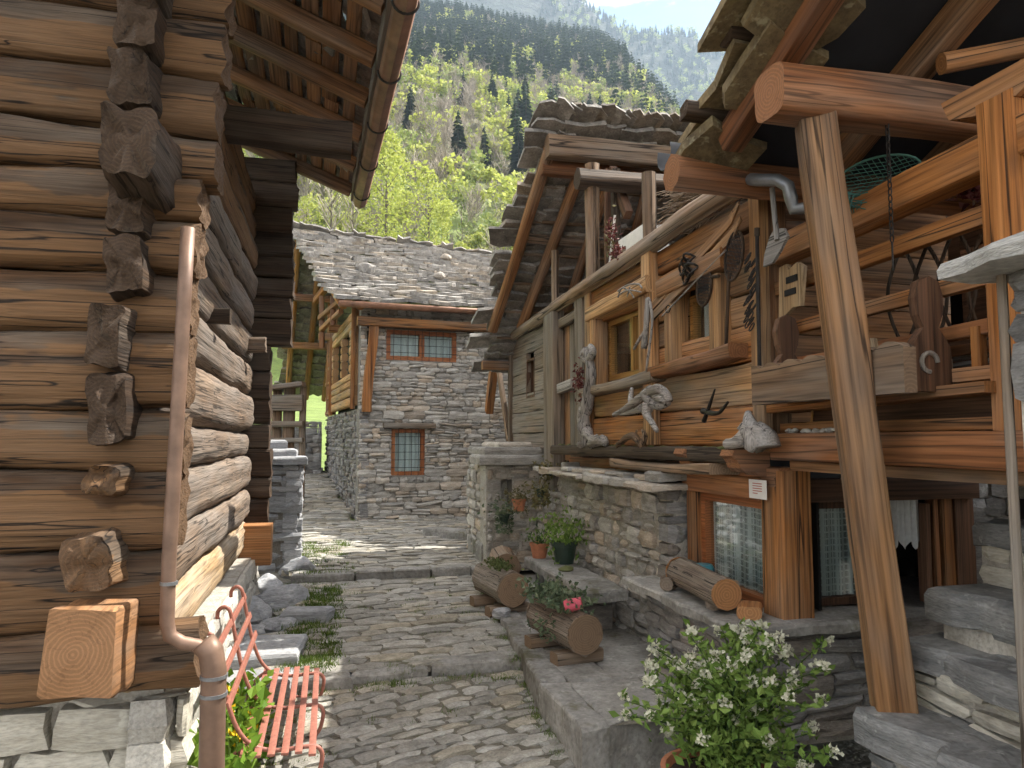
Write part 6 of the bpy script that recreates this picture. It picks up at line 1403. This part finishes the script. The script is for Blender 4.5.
tree_mats = {
 'conifer': leafmat('conifer_needles', (0.03, 0.052, 0.026), (0.05, 0.08, 0.037), (0.075, 0.11, 0.05), .0, .7, .5),
 'lime': leafmat('spring_green_leaves', (0.27, 0.31, 0.06), (0.37, 0.41, 0.09), (0.46, 0.48, 0.14), .4, .6, .35),
 'leafy': leafmat('young_green_leaves', (0.15, 0.20, 0.05), (0.23, 0.28, 0.08), (0.32, 0.35, 0.12), .3, .6, .4),
 'bare': leafmat('bare_twigs', (0.17, 0.145, 0.115), (0.26, 0.225, 0.18), (0.34, 0.30, 0.24), .0, .9, .35)}
trunk_mat = plain('tree_bark', (0.13, 0.105, 0.08), .9, 0, .3, 3, .3)
def conifer(r, layers, per):
    mb = MB()
    for i in range(layers):
        t = i / layers; z = .10 + .88 * t; R_ = .185 * (1 - t) ** .85 + .012
        for k in range(per):
            a_ = 2 * math.pi * (k + r.random()) / per; L_ = R_ * r.uniform(.75, 1.2); d = V((math.cos(a_), math.sin(a_), 0)); s = V((-math.sin(a_), math.cos(a_), 0)) * (L_ * .42 + .008)
            dz = -.055 * (1 - t) * r.uniform(.5, 1.4); p = V((0, 0, z + r.uniform(-.02, .02)))
            mb.add([p + V((0, 0, .03)), p + d * L_ * .6 - s + V((0, 0, dz * .5)), p + d * L_ + V((0, 0, dz)), p + d * L_ * .6 + s + V((0, 0, dz * .5))], [(0, 1, 2, 3)])
    return mb
def leafy(r, n, size, low=.25):
    mb = MB(); lobes = [(V((r.gauss(0, .12), r.gauss(0, .12), r.uniform(.4, .85))), r.uniform(.13, .24)) for _ in range(7)]
    for _ in range(n):
        c, R_ = r.choice(lobes); p = c + V((r.gauss(0, 1), r.gauss(0, 1), r.gauss(0, 1))).normalized() * R_ * r.uniform(.55, 1.0)
        p.z = max(low, p.z); n_ = V((r.gauss(0, 1), r.gauss(0, 1), r.gauss(.6, 1))).normalized(); x = n_.orthogonal().normalized(); y = n_.cross(x); s = size * r.uniform(.6, 1.4)
        mb.add([p - x * s, p - y * s * .8, p + x * s, p + y * s * .8], [(0, 1, 2, 3)])
    return mb
def bare(r, n):
    mb = MB()
    for _ in range(n):
        z = r.uniform(.25, .75); a_ = r.uniform(0, 6.28); L_ = r.uniform(.12, .32); b = V((r.gauss(0, .04), r.gauss(0, .04), z)); d = V((math.cos(a_) * .6, math.sin(a_) * .6, r.uniform(.6, 1.3))).normalized()
        w = d.orthogonal().normalized() * r.uniform(.004, .010); e_ = b + d * L_
        mb.add([b - w, b + w, e_ + w * .3, e_ - w * .3], [(0, 1, 2, 3)])
        for _q in range(2):
            b2 = b.lerp(e_, r.uniform(.3, .9)); d2 = (d + V((r.gauss(0, .6), r.gauss(0, .6), r.gauss(.1, .4)))).normalized(); w2 = d2.orthogonal().normalized() * .003; mb.add([b2 - w2, b2 + w2, b2 + d2 * L_ * .5], [(0, 1, 2)])
    return mb
def trunk_mesh(h):
    mb = MB(); mb.tube([(0, 0, -.06), (0, 0, h * .4), (.01, 0, h)], [.014, .010, .003], 5, cap=False); return mb
rt = random.Random(71)
HI = {'conifer': [conifer(rt, 15, 9) for _ in range(4)], 'lime': [leafy(rt, 420, .034) for _ in range(3)], 'leafy': [leafy(rt, 300, .040) for _ in range(3)], 'bare': [bare(rt, 90) for _ in range(3)]}
LO_ = {'conifer': [conifer(rt, 9, 6) for _ in range(4)], 'lime': [leafy(rt, 110, .055) for _ in range(3)], 'leafy': [leafy(rt, 100, .055) for _ in range(3)], 'bare': [bare(rt, 60) for _ in range(3)]}
HIM = {k: [mesh(k + '_crown', m.v, m.f, tree_mats[k]) for m in L] for k, L in HI.items()}
TRM = {k: mesh(k + '_trunk', *(lambda t: (t.v, t.f))(trunk_mesh(.9 if k in ('conifer', 'bare') else .6)), trunk_mat) for k in HI}
spots = []
for _ in range(17000):
    y = 74 + 535 * rt.random() ** .85; x = rt.uniform(-.42 * y - 8, .72 * y + 12)
    z = hill(x, y); p = V((x, y, z)); u, v, d = pix(p)
    if not (230 < u < 800) or ((x - 110) * 341 - (y - 217) * 103) / 356 > 45: continue
    hz = (z + 42 * noise.noise((x * .015, y * .015, 7)) + 16 * noise.noise((x * .05, y * .05, 2))) / HS - (x - .2 * y) * .12
    dens = .95 if hz > 45 else (.85 if hz > 20 else .5)
    if rt.random() > dens: continue
    q = rt.random()
    if hz > 98: kind = 'conifer' if q < .48 else ('bare' if q < .78 else ('lime' if q < .90 else 'leafy'))
    elif hz > 62: kind = 'bare' if q < .48 else ('conifer' if q < .68 else ('lime' if q < .80 else 'leafy'))
    elif hz > 30: kind = 'bare' if q < .52 else ('lime' if q < .74 else ('conifer' if q < .78 else 'leafy'))
    else: kind = 'lime' if q < .42 else ('bare' if q < .75 else 'leafy')
    h = {'conifer': rt.uniform(9, 18), 'lime': rt.uniform(5, 9), 'leafy': rt.uniform(5, 9), 'bare': rt.uniform(6, 10.5)}[kind]
    spots.append((d, kind, p, h))
for _ in range(6000):                            # woods on the mountain behind
    y = rt.uniform(600, 1030); x = rt.uniform(.28 * y, .78 * y); z = mount(x, y); u, v, d = pix(V((x, y, z)))
    if 540 < u < 790 and noise.noise((x * .012, y * .012, 3)) > -.4 and rt.random() < .8: spots.append((d, 'conifer' if rt.random() < .8 else 'leafy', V((x, y, z)), rt.uniform(9, 16)))
spots.sort(key=lambda s: s[0])
LAB = {'conifer': ('dark green conifer on the wooded slope behind the roofs', 'conifers on the slope'), 'lime': ('lime green leafing tree on the slope behind the roofs', 'lime green trees on the slope'),
       'leafy': ('pale green half-leafed tree on the slope behind the roofs', 'half-leafed trees on the slope'), 'bare': ('bare grey-brown tree on the slope behind the roofs', 'bare trees on the slope')}
count = {k: 0 for k in LAB}; rest = []
def roof_hides(p, h):
    u, v, d = pix(p + V((0, 0, h))); return v > 300 or u < 275 or u > 745 or (u < 365 and v > 225)
for (d, kind, p, h) in spots:
    if count[kind] < 70 and not roof_hides(p, h):
        count[kind] += 1; m = Matrix.Translation(p - V((0, 0, .2))) @ Matrix.Rotation(rt.uniform(0, 6.28), 4, 'Z'); t = put('forest_tree' if kind != 'conifer' else 'conifer_tree', None, None, m); tag(t, LAB[kind][0], 'tree', LAB[kind][1])
        S = m @ Matrix.Diagonal((h, h, h, 1)); put('crown', rt.choice(HIM[kind]), t, S); put('trunk', TRM[kind], t, S)
    else: rest.append((kind, p, h))
for kind in LAB:
    V_ = []; F_ = []; nb = 0
    for (k, p, h) in rest:
        if k != kind: continue
        src = rt.choice(LO_[kind]); a = np.array(src.v); c, s = math.cos(rt.uniform(0, 6.28)), 0; an = rt.uniform(0, 6.28); c, s = math.cos(an), math.sin(an)
        P = np.c_[a[:, 0] * c - a[:, 1] * s, a[:, 0] * s + a[:, 1] * c, a[:, 2]] * h + np.array(p); V_ += P.tolist(); F_ += [tuple(i + nb for i in f_) for f_ in src.f]; nb += len(a)
    if V_:
        o = put('distant_' + {'conifer': 'conifers', 'lime': 'spring_trees', 'leafy': 'leafing_trees', 'bare': 'bare_trees'}[kind], mesh('distant_trees', V_, F_, tree_mats[kind]))
        tag(o, {'conifer': 'mass of dark conifers covering the upper far slope', 'lime': 'mass of lime green trees on the far slope', 'leafy': 'mass of pale green leafing trees on the far slope', 'bare': 'mass of bare grey woods on the far slope'}[kind], 'forest', kind='stuff')
# the tall lime-green tree behind the back house and two slim trunks beside it
def big_tree(label, u, v0, v1, d, kind, n, size, wide=1.0):
    b = oD(u, v0, d); top = oD(u, v1, d); h = top.z - b.z; t = thing('spring_tree', label, 'tree', b); r = random.Random(u)
    mb = MB()
    if kind == 'bare': mb = bare(r, n)
    else:
        for _ in range(n):
            q = r.random() ** .75; R_ = (.30 * math.sin(math.pi * min(1, .12 + .88 * (1 - q))) * (.4 + .6 * (1 - q)) + .02) * wide; a_ = r.uniform(0, 6.28); rr_ = R_ * math.sqrt(r.random()); p = V((math.cos(a_) * rr_, math.sin(a_) * rr_, .04 + .96 * q + .02 * r.gauss(0, 1)))
            n_ = V((r.gauss(0, 1), r.gauss(0, 1), r.gauss(.6, 1))).normalized(); x = n_.orthogonal().normalized(); y = n_.cross(x); s = size * r.uniform(.5, 1.4); mb.add([p - x * s, p - y * s * .8, p + x * s, p + y * s * .8], [(0, 1, 2, 3)])
    S = Matrix.Translation(b) @ Matrix.Diagonal((h, h, h, 1)); put('crown', mesh('crown', mb.v, mb.f, tree_mats[kind]), t, S)
    tb = MB(); tb.tube([(0, 0, -.1), (.005, 0, .3), (0, 0, .75)], [.016, .012, .004], 6)
    for i in range(8):
        a_ = i * 2.4; z_ = .2 + .07 * i; tb.tube([(0, 0, z_), (math.cos(a_) * .1, math.sin(a_) * .1, z_ + .12)], [.006, .002], 4)
    put('trunk', mesh('trunk', tb.v, tb.f, trunk_mat), t, S)
big_tree('tall bright lime green tree rising beside the log building eave', 385, 262, 128, 78, 'lime', 3200, .011, 1.15)
big_tree('lime green tree with open crown right of the tallest one', 428, 262, 172, 82, 'lime', 1700, .013, 1.3)
big_tree('slim bare tree just right of the left wall post', 330, 258, 160, 66, 'bare', 60, .01)
big_tree('slim bare tree leaning beside the ridge of the back roof', 352, 262, 176, 68, 'bare', 60, .01)
big_tree('low lime green tree left of the slim bare trees', 306, 250, 196, 70, 'lime', 900, .02, 1.5)
# valley air
hz = NT('valley_haze'); hz.n.remove(hz.b); pv = hz.n.new('ShaderNodeVolumePrincipled'); pv.inputs['Color'].default_value = (0.62, 0.80, 1.0, 1); pv.inputs['Density'].default_value = 0.00024; pv.inputs['Anisotropy'].default_value = 0.35
hz.l.new(pv.outputs[0], hz.out.inputs['Volume'])
mb = MB(); mb.box((-1520, -1520, -260), (1520, 1520, 760)); hb = mb.build('haze', hz.m); tag(hb, 'thin blue valley haze in front of the far slopes', 'haze', kind='stuff')
